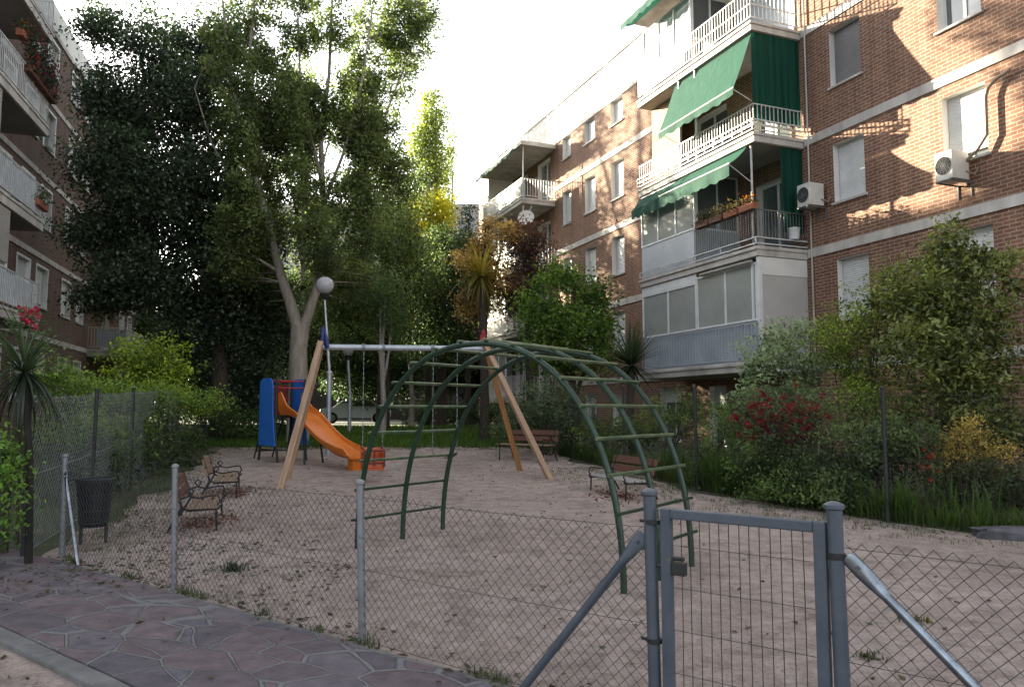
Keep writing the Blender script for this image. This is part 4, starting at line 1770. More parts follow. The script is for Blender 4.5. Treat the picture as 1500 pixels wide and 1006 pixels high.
o = mb.build('reflector', 'plaster', dish, smooth=50)
o.rotation_euler = (math.radians(75), 0, math.radians(-12))
mb = MB().tube([(0, 0, 0), (0.1, .12, .3), (.25, .15, .62)], .02, 6)
mb.build('bracket', 'rail', dish)

# drain pipe and gas pipe on the near wall
mb = MB()
mb.tube([(-5.5, .10, 8.05), (-5.22, .10, 7.98), (-5.06, .12, 7.86), (-5.0, .12, 7.7), (-4.985, .12, 6.95), (-4.8, .14, 6.72), (-4.52, .18, 6.50)], .035, 8)
mb.build('conduit', 'pipe', rb, smooth=40)
mb = MB().tube([(-5.85, .05, -.4), (-5.85, .05, 13.3)], .018, 6)
mb.build('cable', 'dark_rail', rb)
mb = MB().tube([(-.18, .05, -.4), (-.18, .05, 13.3)], .022, 6)
mb.build('down_pipe', 'band', rb)


def ac_unit(label, s, z, wd, h, dp, gap=.12):
    a = thing('air_conditioner', label, 'air conditioner', rbm @ Vector((s, 0, z)), RA)
    MB().box(-wd / 2, wd / 2, gap, gap + dp, 0, h).build('casing', 'ac', a, bevel=.012)
    mb = MB()
    cx = 0.0
    R_ = min(h, wd) * .44
    for rr in (R_, R_ * .78, R_ * .56, R_ * .34, R_ * .14):
        mb.tube([(cx + rr * math.cos(2 * PI * i / 24), gap + dp + .012, h / 2 + rr * math.sin(2 * PI * i / 24)) for i in range(25)], .006, 4)
    for k in range(6):
        t = PI * k / 6
        mb.bar((cx - R_ * math.cos(t), gap + dp + .010, h / 2 - R_ * math.sin(t)), (cx + R_ * math.cos(t), gap + dp + .010, h / 2 + R_ * math.sin(t)), .008, .008)
    mb.build('fan_grille', 'dark_grille', a)
    MB().lathe([(R_ * .98, 0), (R_ * .98, .004)], (0, 0, 0), 28).build('fan_opening', 'dark_in', a).matrix_local = Matrix.Translation((cx, gap + dp + .002, h / 2)) @ Matrix.Rotation(-PI / 2, 4, 'X')
    mb = MB()
    for x in (-wd * .36, wd * .36):
        mb.bar((x, .0, -.03), (x, gap + dp + .04, -.03), .03, .03)
        mb.bar((x, .01, -.32), (x, .01, -.03), .03, .03, (1, 0, 0))
    mb.bar((-wd * .45, gap + dp - .03, -.012), (wd * .45, gap + dp - .03, -.012), .03, .02)
    mb.build('bracket', 'dark_rail', a)
    MB().tube([(-wd * .5, gap + .1, h * .3), (-wd * .5 - .1, .1, h * .15), (-wd * .5 - .12, .02, h * .4)], .018, 6).build('hose', 'pipe', a, smooth=40)
    return a


ac_unit('pale air conditioner on a bracket beside the hanging green curtain', -.52, 6.60, .42, .56, .46)
ac_unit('sunlit cream air conditioner under the open-shuttered window with the wall conduit', -4.38, 6.16, .40, .58, .46)


def flower_box(label, loc, rz, L, group, col='terracotta', dark=(.02, .045, .015), light=(.09, .12, .03), petal=None, hgt=.26, nl=260, sp_=.16):
    f = thing('flower_box', label, 'flower box', loc, rz, group)
    mb = MB()
    t = .012
    mb.prism([(-L / 2, 0), (L / 2, 0), (L / 2 + .02, .17), (-L / 2 - .02, .17)], lambda u, v, d: (u, d, v), -.09, .09)
    mb.build('box', col, f, bevel=.01)
    p = NR.normal(size=(nl, 3)) * np.array((L * .30, .09, hgt * .45)) + np.array((0, .02, .17 + hgt * .35))
    p[:, 2] = np.maximum(p[:, 2], .12)
    t_ = NR.uniform(size=(nl, 1))
    c = np.array(dark) + (np.array(light) - np.array(dark)) * t_
    if petal is not None:
        sel = NR.uniform(size=nl) < .18
        c[sel] = np.array(petal) * NR.uniform(.6, 1.2, (int(sel.sum()), 1))
    leaf_mesh('plants', p, np.full(nl, .075), c, 'leaf', f)
    return f


fz = FLOORS[1]
lab = ['terracotta flower box at the corner of the open first-floor balcony', 'second flower box from the corner of the open first-floor balcony', 'third flower box from the corner of the open first-floor balcony', 'flower box of the open first-floor balcony next to the glazed half']
for i in range(4):
    s = .32 + i * .62
    flower_box(lab[i], rbm @ Vector((s, BD_ - .02, fz + .93)), RA, .54, 'flower boxes on the open first-floor balcony', 'terracotta' if i < 2 else 'slat_brown', dark=(.03, .03, .012), light=(.11, .08, .03), petal=None if i else (.3, .08, .03), hgt=.22, nl=140)
bk = thing('bucket', 'white plastic bucket on the edge of the balcony under the green curtain', 'bucket', rbm @ Vector((s0_ - .02, .45, fz + .225)), RA)
MB().lathe([(.12, 0), (.145, .26), (.155, .27), (.155, .29), (.14, .29)], (0, 0, 0), 18).build('pail', 'white_plastic', bk, smooth=40)
MB().tube([(.15 * math.cos(PI * i / 10), .02, .26 + .15 * math.sin(PI * i / 10) * .3) for i in range(11)], .005, 4).build('handle', 'steel', bk)

# ---- left-hand block. local x = along the facade TOWARD the camera, y = outward
LA = math.radians(-73.9)
lbm = Matrix.Translation((-15.6, 24.0, 0)) @ Matrix.Rotation(LA, 4, 'Z')
lb = thing('apartment_block', 'shaded brown brick apartment block with white shutters, left side', 'apartment block', (-15.6, 24.0, 0), LA)
LT0, LT1, LTOP = -24.0, 18.0, 14.75
LFL = [4.15, 6.9, 9.65, 12.4]
wl = []
for ci, (a, b) in enumerate(((-.8, .4), (-2.7, -1.5), (-5.6, -4.5), (-7.6, -6.6), (1.4, 2.4), (-15.6, -14.6), (-17.6, -16.6), (-20, -19))):
    for fi, fz in enumerate([1.35] + LFL):
        if fi == 0:
            c, d = 1.9, 3.5
        else:
            c = fz + .95
            d = c + (1.35 if fi < 4 else 1.15)
        wl.append((a, b, c, d, RN.choice(['shutter', 'shutter', 'tan']), RN.choice([1.0, .9, .8, .5])))
dl_ = []
LB1, LB2 = (3.3, 13.5), (-14.0, -8.5)
for fz in LFL[:3] + [12.4]:
    dl_ += [(4.6, 6.0, fz + .05, fz + 2.1), (8, 9.4, fz + .05, fz + 2.1), (-12.5, -11, fz + .05, fz + 2.1)]
mb = MB()
wall_panel(mb, LT0, LT1, -.6, LTOP, [w_[:4] for w_ in wl] + dl_, 0.0)
mb.quad((LT1, 0, -.6), (LT1, -11, -.6), (LT1, -11, LTOP), (LT1, 0, LTOP))
mb.quad((LT0, -11, -.6), (LT0, 0, -.6), (LT0, 0, LTOP), (LT0, -11, LTOP))
mb.quad((LT0, -11, -.6), (LT0, -11, LTOP), (LT1, -11, LTOP), (LT1, -11, -.6))
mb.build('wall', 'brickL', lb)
MB().box(LT0 - .05, LT1 + .05, -11.05, .05, LTOP + .002, LTOP + .15).build('roof', 'band', lb)
MB().box(LT0, LT1, -.30, -.015, LTOP + .152, 15.9).build('parapet', 'plaster', lb)
for fz in LFL:
    for a, b in ((LT0, LB2[0] - .02), (LB2[1] + .02, LB1[0] - .02)):
        MB().box(a, b, -.02, .035, fz - .18, fz).build('string_course', 'band', lb)
for w_ in wl:
    window(lb, *w_[:4], 0.0, w_[4], w_[5], depth=.2)
for (a, b, c, d) in dl_:
    mbd = MB()
    for x in (a, (a + b) / 2 - .03, b - .06):
        mbd.box(x, x + .06, -.2, -.15, c, d)
    dd = mbd.build('balcony_door', 'frame', lb)
    reveal(dd, a, b, c, d, 0.0, .22)
    MB().quad((b, -.19, c), (a, -.19, c), (a, -.19, d), (b, -.19, d)).build('pane', 'glass', dd)
LD = 1.5
for bi, (a0, a1) in enumerate((LB1, LB2)):
    for fi, fz in enumerate(LFL):
        mb = MB()
        mb.box(a0, a1, .005, LD, fz - .30, fz)
        mb.box(a0 - .03, a1 + .03, .04, LD + .03, fz - .09, fz - .02)
        bl = mb.build('balcony', 'band', lb, bevel=.008)
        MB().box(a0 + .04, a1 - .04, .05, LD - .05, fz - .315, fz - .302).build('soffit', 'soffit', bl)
        mb = MB()
        ends = [(a0 + .03, .03), (a0 + .03, LD - .03), (a1 - .03, LD - .03), (a1 - .03, .03)]
        railing(mb, ends, fz + .02, .92, .12, .009, .018)
        mb.build('railing', 'rail', bl)
        if bi == 0 and fi in (0, 1):
            MB().box(a0 + .6, a1 - .05, LD - .09, LD - .05, fz + .1, fz + .86).build('railing_panel', 'panel', bl)
        if bi == 0 and fi in (0, 1):
            glazing(bl, ((5.7 + fi, LD - .1), (a1 - .1, LD - .1)), fz + .95, fz + 2.43, 5, 'glass_pale')
            MB().box(5.72 + fi, 7.4 + fi, LD - .085, LD - .06, fz + 1.1, fz + 2.4).build('roller_shutter', 'shutter_tan', bl)
        if bi == 1:
            MB().box(a1 - .09, a1 - .05, .35, LD - .06, fz + .1, fz + .86).build('railing_panel', 'panel', bl)
MB().box(LB1[0] - .1, LB1[1], .005, LD + .15, 15.1, 15.32).build('balcony_roof', 'band', lb)
MB().box(LB2[0], LB2[1] + .1, .005, LD + .15, 15.1, 15.32).build('balcony_roof', 'band', lb)


# flowers on the left balconies
fz = LFL[2]
for i, (t, lab_, pet) in enumerate(((3.5, 'overflowing flower box with reddish blooms at the end of the upper left balcony', (.30, .03, .07)), (4.3, 'bushy flower box with dark red and violet blooms on the upper left balcony', (.22, .03, .09)), (5.1, 'flower box full of trailing green leaves on the upper left balcony', (.34, .05, .05)))):
    flower_box(lab_, lbm @ Vector((t, LD + .04, fz + .72)), LA, .7, 'flower boxes on the upper left balcony', 'slat_brown', petal=pet, hgt=1.0, nl=1100, dark=(.012, .022, .014), light=(.05, .07, .035))
flower_box('terracotta planter at the end of the middle left balcony', lbm @ Vector((3.6, LD - .02, LFL[1] + .30)), LA, .9, None, 'terracotta', hgt=.45, nl=300)
flower_box('red potted flowers hanging high on the left balcony', lbm @ Vector((5.5, LD - .1, LFL[2] + 1.55)), LA, .4, None, 'terracotta', petal=(.4, .03, .03), hgt=.3, nl=160)

# ---- pale far blocks closing the view
fb = thing('apartment_block', 'pale far apartment block glimpsed behind the trees', 'apartment block', (-9, 62, 0), 0)
hol = []
for i in range(9):
    for k in range(6):
        hol.append((-14 + i * 3.1, -12.7 + i * 3.1, 1.4 + k * 2.9, 2.8 + k * 2.9))
mb = MB()


def flip(mbx):
    mbx.v = [(x, -y, z) for (x, y, z) in mbx.v]


wall_panel(mb, -16, 13.5, -.5, 18.2, hol, 0)
flip(mb)
mb.box(-16, 13.5, .06, 10, -.5, 18.2)
mb.build('wall', 'cream_wall', fb)
for (a, b, c, d) in hol:
    wv = MB().box(a - .02, b + .02, .015, .045, c - .02, d + .02).build('window', 'glass', fb)
MB().box(-16.2, 13.7, -.2, 10.2, 18.202, 18.5).build('roof', 'band', fb)
MB().box(-16, 13.5, -.35, -.03, -.5, 4.6).build('shop_front', 'dark_in', fb)
# ------------------------------------------------------------------ parked cars on the far road
def make_car(label, loc, rz, paint):
    c = thing('parked_car', label, 'car', loc, rz, None)
    prof = [(-2.0, .30), (-2.05, .55), (-1.95, .82), (-1.25, .92), (-.65, 1.38), (.75, 1.42), (1.45, .98), (1.95, .88), (2.05, .6), (2.0, .30)]
    mb = MB()
    rings = []
    for y, k in ((-.85, .93), (-.80, 1.0), (.80, 1.0), (.85, .93)):
        ring = []
        for (x, z) in prof:
            zz = z if z < .9 else .9 + (z - .9) * (1.0 if abs(y) < .82 else .9)
            mb.v.append((x * (1 if abs(y) < .82 else .985), y * (1 if z < .95 else .82), zz))
            ring.append(len(mb.v) - 1)
        rings.append(ring)
    n = len(prof)
    for a, b in zip(rings[:-1], rings[1:]):
        for j in range(n):
            mb.face((a[j], b[j], b[(j + 1) % n], a[(j + 1) % n]))
    mb.face(rings[0])
    mb.face(rings[-1][::-1])
    mb.build('body', paint, c, smooth=25, bevel=.03)
    mb = MB()
    for sy in (-1, 1):
        mb.quad((-1.05, sy * .79, .97), (-.58, sy * .735, 1.32), (.65, sy * .735, 1.34), (1.2, sy * .79, .99))
    mb.quad((1.44, -.6, 1.0), (1.44, .6, 1.0), (.83, .58, 1.38), (.83, -.58, 1.38))
    mb.quad((-1.20, -.6, .97), (-1.20, .6, .97), (-.72, .58, 1.345), (-.72, -.58, 1.345))
    wn = mb.build('window', 'glass', c)
    for x in (-1.3, 1.3):
        for y in (-.80, .80):
            w_ = MB().lathe([(.30, -.10), (.32, -.07), (.32, .07), (.30, .10)], (0, 0, 0), 20).build('wheel', 'tyre', c, smooth=40)
            w_.location = (x, y, .32)
            w_.rotation_euler = (PI / 2, 0, 0)
            r_ = MB().lathe([(.19, -.105), (.19, .105)], (0, 0, 0), 14).build('rim', 'steel', w_)
    for y in (-.6, .6):
        MB().box(1.97, 2.04, y - .14, y + .14, .62, .76).build('headlight', 'glass_pale', c)
    return c


make_car('silver parked car beyond the lawn, seen between the lamp poles behind the swing', (-9.2, 45, ground(45)), math.radians(12), 'car_paint')

# ------------------------------------------------------------------ trees
DK, LT = (.018, .034, .011), (.085, .125, .030)
# big multi-stemmed poplar behind the slide
D = 24.0
tb = at(437, 600, D)
g0 = ground(D)
trunk = [(tb.x, D, g0, .36), P4(437, 560, D, .30), P4(437, 510, D, .27), P4(440, 478, D, .30)]
limbs = [
    [P4(438, 485, D, .25), P4(424, 440, D, .22), P4(410, 400, D, .18), P4(393, 330, D - .2, .15), P4(376, 270, D - .3, .13), P4(352, 190, D - .5, .10), P4(335, 90, D - .5, .07), P4(322, -40, D - .5, .03)],
    [P4(376, 270, D - .3, .11), P4(368, 190, D - .2, .09), P4(362, 110, D, .07), P4(372, 20, D, .05), P4(376, -80, D, .02)],
    [P4(443, 485, D, .22), P4(462, 430, D, .17), P4(472, 380, D + .3, .14), P4(474, 300, D + .4, .12), P4(470, 210, D + .4, .10), P4(482, 110, D + .3, .07), P4(486, 10, D + .3, .05), P4(490, -90, D, .02)],
    [P4(472, 380, D + .3, .12), P4(500, 330, D + .8, .09), P4(530, 270, D + 1, .07), P4(560, 180, D + 1, .05), P4(600, 80, D + 1, .03), P4(625, 10, D + 1, .015)],
    [P4(470, 260, D + .4, .09), P4(455, 200, D, .07), P4(440, 120, D - .3, .05), P4(436, 20, D - .4, .03)],
    [P4(474, 300, D + .4, .09), P4(505, 220, D + .3, .06), P4(530, 120, D + .2, .045), P4(545, 20, D, .03)],
    [P4(393, 330, D - .2, .08), P4(350, 280, D - .8, .06), P4(310, 210, D - 1, .04), P4(285, 130, D - 1, .02)],
    [P4(410, 400, D, .08), P4(380, 380, D - .6, .05), P4(345, 370, D - 1, .03)],
]
lobes = []
for tx, ty, bx2, by2, dd, wd_ in ((300, 20, 350, 300, -1.0, 22), (335, -60, 372, 290, -.6, 24), (368, -70, 385, 280, .2, 24), (402, -60, 400, 300, .6, 26), (438, -50, 430, 300, -.3, 26), (468, -80, 455, 310, .5, 26), (502, -70, 480, 310, -.2, 26),
                                  (540, -60, 505, 300, .6, 26), (575, -50, 520, 280, .9, 25), (608, -20, 545, 230, 1.1, 23), (638, 0, 575, 190, 1.3, 20), (555, 120, 530, 300, .1, 24), (420, 90, 445, 300, -1.3, 24), (330, 150, 380, 330, -1.5, 26)):
    for q in range(5):
        u = (q + .35) / 5
        px_ = bx2 + (tx - bx2) * u ** 1.25
        py_ = by2 + (ty - by2) * u
        ww = wd_ * (1.0 - .35 * abs(u - .45) * 2) * RN.uniform(.85, 1.15)
        lobes.append(lobe(px_, py_, D + dd, ww, abs(ty - by2) * .135))
lobes += [lobe(352, 330, D - 1.0, 48, 50), lobe(400, 345, D + 1.2, 46, 40), lobe(470, 350, D - .7, 50, 52), lobe(525, 330, D + .3, 48, 50), lobe(500, 410, D + 1.4, 55, 40), lobe(385, 420, D + 1.6, 50, 36), lobe(350, 395, D - .6, 34, 32), lobe(470, -150, D, 130, 80), lobe(430, 180, D + 1.0, 60, 80), lobe(520, 190, D + 1.1, 50, 80), lobe(570, 250, D + 1.5, 45, 55), lobe(600, 40, D + 1.2, 45, 60)]
limbs = [[(x, y, z, rr * .80) for (x, y, z, rr) in lb] for lb in limbs]
make_tree('poplar_tree', 'tall pale-barked poplar forking low behind the slide, upright branches', 'tree', trunk, limbs, lobes, 'bark', 'leaf', .108, 3.5, 46, .25, (.028, .042, .016), (.125, .155, .050), gap=.25, vert=1.3, twigs=.65)

# dark broad tree on the left
D = 26.0
b0 = at(322, 600, D)
trunk = [(b0.x, D, ground(D), .34), P4(322, 560, D, .28), P4(318, 480, D, .25), P4(300, 380, D, .2), P4(280, 250, D, .14), P4(265, 120, D, .08)]
limbs = [[P4(318, 480, D, .18), P4(250, 400, D, .12), P4(180, 350, D, .06)], [P4(312, 440, D, .16), P4(360, 380, D + .5, .1), P4(395, 330, D + .8, .05)],
         [P4(300, 380, D, .13), P4(230, 280, D - .4, .08), P4(170, 200, D - .4, .04)], [P4(285, 270, D, .1), P4(330, 180, D, .06), P4(350, 100, D, .03)]]
lobes = [lobe(250, 70, D, 60, 60), lobe(160, 40, D, 55, 35), lobe(330, 60, D, 55, 60), lobe(190, 150, D, 75, 60), lobe(300, 170, D, 85, 80), lobe(170, 250, D - .8, 75, 70), lobe(255, 290, D - 1, 90, 85), lobe(345, 300, D, 70, 90),
         lobe(160, 350, D - .5, 62, 55), lobe(235, 410, D - 1, 85, 65), lobe(330, 420, D - .3, 80, 75), lobe(165, 440, D - .5, 55, 34), lobe(395, 470, D + 1, 55, 60), lobe(300, 500, D, 75, 50), lobe(370, 550, D + 1.5, 50, 45)]
make_tree('dark_evergreen_tree', 'broad very dark tree between the left apartment block and the poplar', 'tree', trunk, limbs, lobes, 'bark_dark', 'leaf_gloss', .13, 3.2, 46, .45, (.012, .020, .011), (.062, .088, .044), gap=.26, twigs=.12)

# trees beyond, from back to front
def simple_tree(name, label, px, Y, base_r, lobes, dark, light, top=None, bark='bark_dark', **kw):
    cx = at(px, 600, Y).x
    g = ground(Y)
    zt = max(l[2] for l in lobes) if top is None else top
    zl = min(l[2] - l[5] * .4 for l in lobes)
    n = 5
    trunk = [(cx + .06 * math.sin(i * 1.7), Y + .05 * math.cos(i * 2.1), g + (zt - g) * i / n, base_r * (1 - .8 * i / n)) for i in range(n + 1)]
    limbs = []
    for l in lobes:
        t = RN.uniform(.25, .6)
        z = g + (zt - g) * t
        z = min(z, l[2])
        limbs.append([(cx, Y, z, base_r * .5)] + [(p.x, p.y, p.z, base_r * .5 * (1 - (i + 1) / 5.5)) for i, p in enumerate(bend((cx, Y, z), l[:3], 4, .1)[1:])])
    return make_tree(name, label, 'tree', trunk, limbs, lobes, bark, kw.pop('leaf', 'leaf'), dark=dark, light=light, **kw)


simple_tree('poplar_tree', 'slim upright poplar column catching sunlight to the right of the big crown', 634, 40, .22, [lobe(632, 170, 40, 20, 50), lobe(622, 230, 40, 24, 60), lobe(640, 250, 40, 20, 45), lobe(625, 320, 40, 40, 40)], (.05, .07, .018), (.16, .19, .045), bark='bark', size=.15, per=3.2, k=38, cr=.45, vert=1.3, twigs=.2)
simple_tree('poplar_tree', 'thin short poplar spire at the right edge of the tree line', 660, 42, .12, [lobe(660, 215, 42, 9, 32), lobe(655, 260, 42, 11, 30), lobe(650, 300, 42, 16, 30)], (.05, .06, .02), (.15, .17, .05), bark='bark', size=.15, per=3, k=24, cr=.3, twigs=.2)
simple_tree('broadleaf_tree', 'yellow-green sunlit tree peeking over the middle trees', 625, 37, .2, [lobe(628, 305, 37, 36, 26), lobe(610, 330, 37, 30, 20), lobe(650, 320, 37, 22, 24)], (.13, .13, .012), (.34, .31, .03), size=.15, per=2.6, k=34, cr=.4, twigs=.2)
simple_tree('weeping_tree', 'grey-green drooping tree in the middle distance behind the swing beam', 560, 31, .3, [lobe(575, 290, 31, 55, 55), lobe(560, 360, 30, 65, 60), lobe(520, 420, 30, 65, 60), lobe(600, 400, 31, 55, 65), lobe(560, 465, 30, 70, 50), lobe(500, 470, 30, 45, 55)], (.034, .052, .020), (.16, .20, .07), size=.12, per=2.2, k=46, cr=.42, vert=1.6, gap=.2, twigs=.2, droop=1.2)
simple_tree('broadleaf_tree', 'dark green rounded tree right of the drooping tree', 645, 33, .25, [lobe(650, 370, 33, 45, 45), lobe(625, 430, 33, 50, 50), lobe(665, 440, 33, 45, 50), lobe(645, 490, 32, 60, 40)], (.014, .026, .010), (.05, .075, .026), size=.13, per=2.2, k=44, cr=.42, twigs=.2)
simple_tree('conifer_tree', 'small dark conifer top against the pale far block', 684, 35, .15, [lobe(686, 320, 35, 12, 20), lobe(684, 355, 35, 22, 22), lobe(684, 395, 35, 32, 26), lobe(684, 440, 35, 40, 30)], (.012, .022, .012), (.035, .055, .028), size=.12, per=3, k=40, cr=.35, twigs=.2)
simple_tree('autumn_tree', 'orange-brown autumn tree beside the spiky yellow palm', 708, 25.5, .16, [lobe(716, 330, 25.5, 14, 26), lobe(712, 365, 25.5, 30, 28), lobe(682, 410, 25, 26, 38), lobe(715, 420, 25.5, 30, 40), lobe(690, 455, 25, 24, 22), lobe(740, 350, 26, 20, 24)], (.075, .052, .020), (.33, .225, .085), size=.10, per=5, k=34, cr=.28, gap=.18, twigs=.3)
simple_tree('purple_leaved_tree', 'dark purple-brown tree between the autumn tree and the brick block', 775, 26.5, .18, [lobe(765, 350, 26.5, 34, 30), lobe(775, 385, 26.5, 42, 35), lobe(760, 430, 26, 40, 35)], (.022, .014, .012), (.09, .05, .032), size=.11, per=3.4, k=40, cr=.35, twigs=.25)
simple_tree('broadleaf_tree', 'bright green bushy tree right of the autumn tree, in front of the brick block', 840, 21.5, .14, [lobe(815, 415, 21.5, 34, 28), lobe(800, 450, 21.2, 40, 32), lobe(850, 440, 21.5, 44, 34), lobe(825, 485, 21, 66, 36), lobe(880, 485, 21.5, 28, 36), lobe(800, 520, 21, 46, 26), lobe(860, 525, 21, 44, 26)], (.016, .036, .008), (.10, .16, .028), size=.115, per=3.6, k=44, cr=.36, gap=.12, twigs=.25)
simple_tree('poplar_tree', 'tall loose poplar added behind the big low-forked one to dapple the far facade', 440, 40, .25, [lobe(428, 130, 40, 40, 75), lobe(420, 240, 40, 48, 75), lobe(455, 320, 40, 46, 70), lobe(490, 180, 41, 34, 75), lobe(520, 280, 40, 40, 55)], (.024, .036, .014), (.10, .135, .04), bark='bark', size=.15, per=.75, k=40, cr=.45, vert=1.3, gap=.38, twigs=.2)  # added tree, hidden by the big crown, to dapple the far brick facade
# taller mass filling the far gap under the crowns
for i, (px, py, Y, rx, rz, lab_) in enumerate(((330, 560, 40, 70, 60, 'far tree low behind the dark tree trunk'), (450, 470, 42, 85, 90, 'far mid-green tree seen under the poplar crown'), (560, 520, 44, 80, 70, 'far tree behind the lamp and the swing beam'), (690, 520, 40, 70, 60, 'far dark tree behind the swing frame right end'), (250, 500, 44, 90, 80, 'far tree behind the yellow-green bush'))):
    simple_tree('broadleaf_tree', lab_, px, Y, .25, [lobe(px, py, Y, rx, rz), lobe(px - rx * .5, py + rz * .3, Y, rx * .6, rz * .6), lobe(px + rx * .5, py + rz * .2, Y, rx * .6, rz * .6)], (.014, .024, .010), (.06, .085, .03), size=.17, per=1.5, k=44, cr=.55, twigs=.1, group='trees beyond the lawn')
for px, Y, lab_ in ((560, 27, 'slim bare tree trunk on the lawn behind the swing'), (602, 33, 'thin dark trunk at the back of the lawn')):
    c = at(px, 600, Y)
    simple_tree('young_tree', lab_, px, Y, .13, [lobe(px, 430, Y, 40, 30), lobe(px + 14, 470, Y, 28, 24)], (.02, .04, .014), (.08, .12, .04), bark='bark', size=.1, per=3, k=30, cr=.35, twigs=.3)


# ------------------------------------------------------------------ shrubs
def shrub(name, label, lobes, dark, light, base=None, size=.07, per=14, k=30, cr=.17, leaf='leaf', flowers=None, nstem=7, group=None, cat='shrub', **kw):
    l0 = max(lobes, key=lambda l: l[5] * l[3])
    bx_, by_ = (base if base else (l0[0], l0[1]))
    org = Vector((bx_, by_, ground(by_)))
    root = thing(name, label, cat, org, 0, group)
    aspect = kw.pop('aspect', .5)
    droop = kw.pop('droop', 0)
    light = tuple(x * 1.45 for x in light)
    dark = tuple(x * 1.2 for x in dark)
    P, C, CCn = crown_points(lobes, per * 3.2, k, cr, dark, light, **kw)
    keep = P[:, 2] > ground(by_) + .02
    P, C = P[keep], C[keep]
    o3 = np.array(tuple(org))
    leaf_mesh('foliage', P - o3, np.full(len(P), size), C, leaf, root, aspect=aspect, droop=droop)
    mb = MB()
    for i in range(nstem):
        l = RN.choice(lobes)
        q = Vector((l[0] + RN.uniform(-.5, .5) * l[3], l[1] + RN.uniform(-.5, .5) * l[4], l[2] + RN.uniform(0, .6) * l[5]))
        pts = bend((bx_ + RN.uniform(-.15, .15), by_ + RN.uniform(-.15, .15), org.z - .05), q, 5, .1)
        mb.tube([p - org for p in pts], [.022, .018, .015, .012, .008, .004], 5, caps=False)
    mb.build('stems', 'bark_dark', root, smooth=60)
    if flowers:
        cnt, per_f, pc, fs, pick = flowers
        cand = [c for c in CCn if pick(c)]
        FP, FC = [], []
        for i in range(cnt):
            c = cand[RN.randrange(len(cand))] + NR.normal(size=3) * cr * .5
            FP.append(c + NR.normal(size=(per_f, 3)) * fs * .45)
            FC.append(np.array(pc) * NR.uniform(.55, 1.2, (per_f, 1)))
        FP, FC = np.concatenate(FP), np.concatenate(FC)
        leaf_mesh('flowers', FP - o3, np.full(len(FP), fs), FC, 'petal', root, aspect=.9)
    return root


# right bed, back to front
shrub('tall_shrub', 'tall glossy-leaved shrub reaching the first-floor windows, right side', [lobe(1385, 400, 12.6, 62, 65), lobe(1440, 385, 12.8, 42, 48), lobe(1345, 440, 12.4, 58, 55), lobe(1420, 470, 12.4, 66, 60), lobe(1345, 520, 12.2, 68, 55), lobe(1425, 550, 12.2, 64, 55), lobe(1400, 620, 12.2, 80, 60), lobe(1388, 345, 12.6, 24, 26), lobe(1476, 420, 12.8, 18, 40)],
      (.022, .030, .010), (.105, .120, .032), size=.105, per=17, k=34, cr=.2, leaf='leaf_gloss', aspect=.42, nstem=14, gap=.15)
shrub('leafy_shrub', 'mid-green fine-leaved shrub left of the tall glossy shrub', [lobe(1290, 450, 13.2, 50, 55), lobe(1250, 500, 13.2, 50, 45), lobe(1290, 530, 13, 62, 52), lobe(1215, 480, 13.6, 26, 26), lobe(1270, 600, 12.8, 70, 50), lobe(1305, 400, 13.2, 22, 22)], (.026, .040, .010), (.115, .150, .030), size=.065, per=15, k=44, cr=.2, gap=.12)
shrub('variegated_shrub', 'pale grey-green shrub in front of the enclosed ground-floor balcony', [lobe(1150, 495, 14.6, 44, 28), lobe(1110, 525, 14.4, 38, 32), lobe(1175, 535, 14.4, 52, 34), lobe(1105, 575, 14.2, 32, 34), lobe(1180, 590, 14.2, 40, 40)], (.04, .058, .028), (.17, .21, .11), size=.085, per=14, k=34, cr=.2)
shrub('rose_bush', 'rose bush covered in deep red flowers beside the right fence', [lobe(1118, 605, 12.7, 42, 36), lobe(1165, 610, 12.3, 50, 42), lobe(1150, 665, 12.2, 66, 44), lobe(1100, 660, 12.6, 36, 38), lobe(1190, 700, 11.8, 55, 42)], (.014, .024, .011), (.055, .08, .028), size=.06, per=20, k=38, cr=.16,
      flowers=(220, 9, (.25, .013, .030), .052, lambda c: c[2] > at(1150, 640, 12.7).z), cat='rose bush')
shrub('leafy_shrub', 'bushy green shrub at the foot of the rose bush, by the right fence', [lobe(1060, 640, 14.2, 36, 50), lobe(1040, 680, 13.8, 30, 34), lobe(1085, 700, 13, 40, 34), lobe(1140, 725, 11.9, 50, 34), lobe(1200, 740, 11.2, 44, 26)], (.018, .032, .010), (.08, .115, .034), size=.07, per=20, k=36, cr=.17)
shrub('leafy_shrub', 'low dark shrub behind the front mesh between the roses and the yellowish bush', [lobe(1245, 660, 11.5, 54, 46), lobe(1300, 660, 11.3, 52, 50), lobe(1230, 715, 11.3, 52, 34), lobe(1330, 640, 11.2, 40, 34)], (.014, .022, .010), (.07, .095, .035), size=.075, per=20, k=36, cr=.17)
shrub('yellow_shrub', 'small yellowish-brown shrub low at the right edge', [lobe(1420, 640, 11.2, 42, 26), lobe(1395, 665, 11.2, 34, 22), lobe(1455, 665, 11.2, 34, 26)], (.06, .05, .012), (.26, .20, .06), size=.05, per=30, k=40, cr=.13)
shrub('leafy_shrub', 'dark shrub filling the bed at the right edge of the picture', [lobe(1480, 640, 12, 50, 46), lobe(1500, 720, 11.4, 66, 40), lobe(1420, 705, 11.3, 70, 36)], (.012, .018, .009), (.06, .075, .035), size=.07, per=18, k=36, cr=.17)
shrub('orange_flowered_plant', 'small plant with a few orange-red flowers behind the mesh', [lobe(1362, 655, 10.9, 22, 20), lobe(1355, 690, 10.9, 30, 20)], (.02, .03, .012), (.07, .09, .035), size=.05, per=36, k=30, cr=.1, flowers=(9, 8, (.45, .05, .03), .045, lambda c: True), cat='flowering plant')
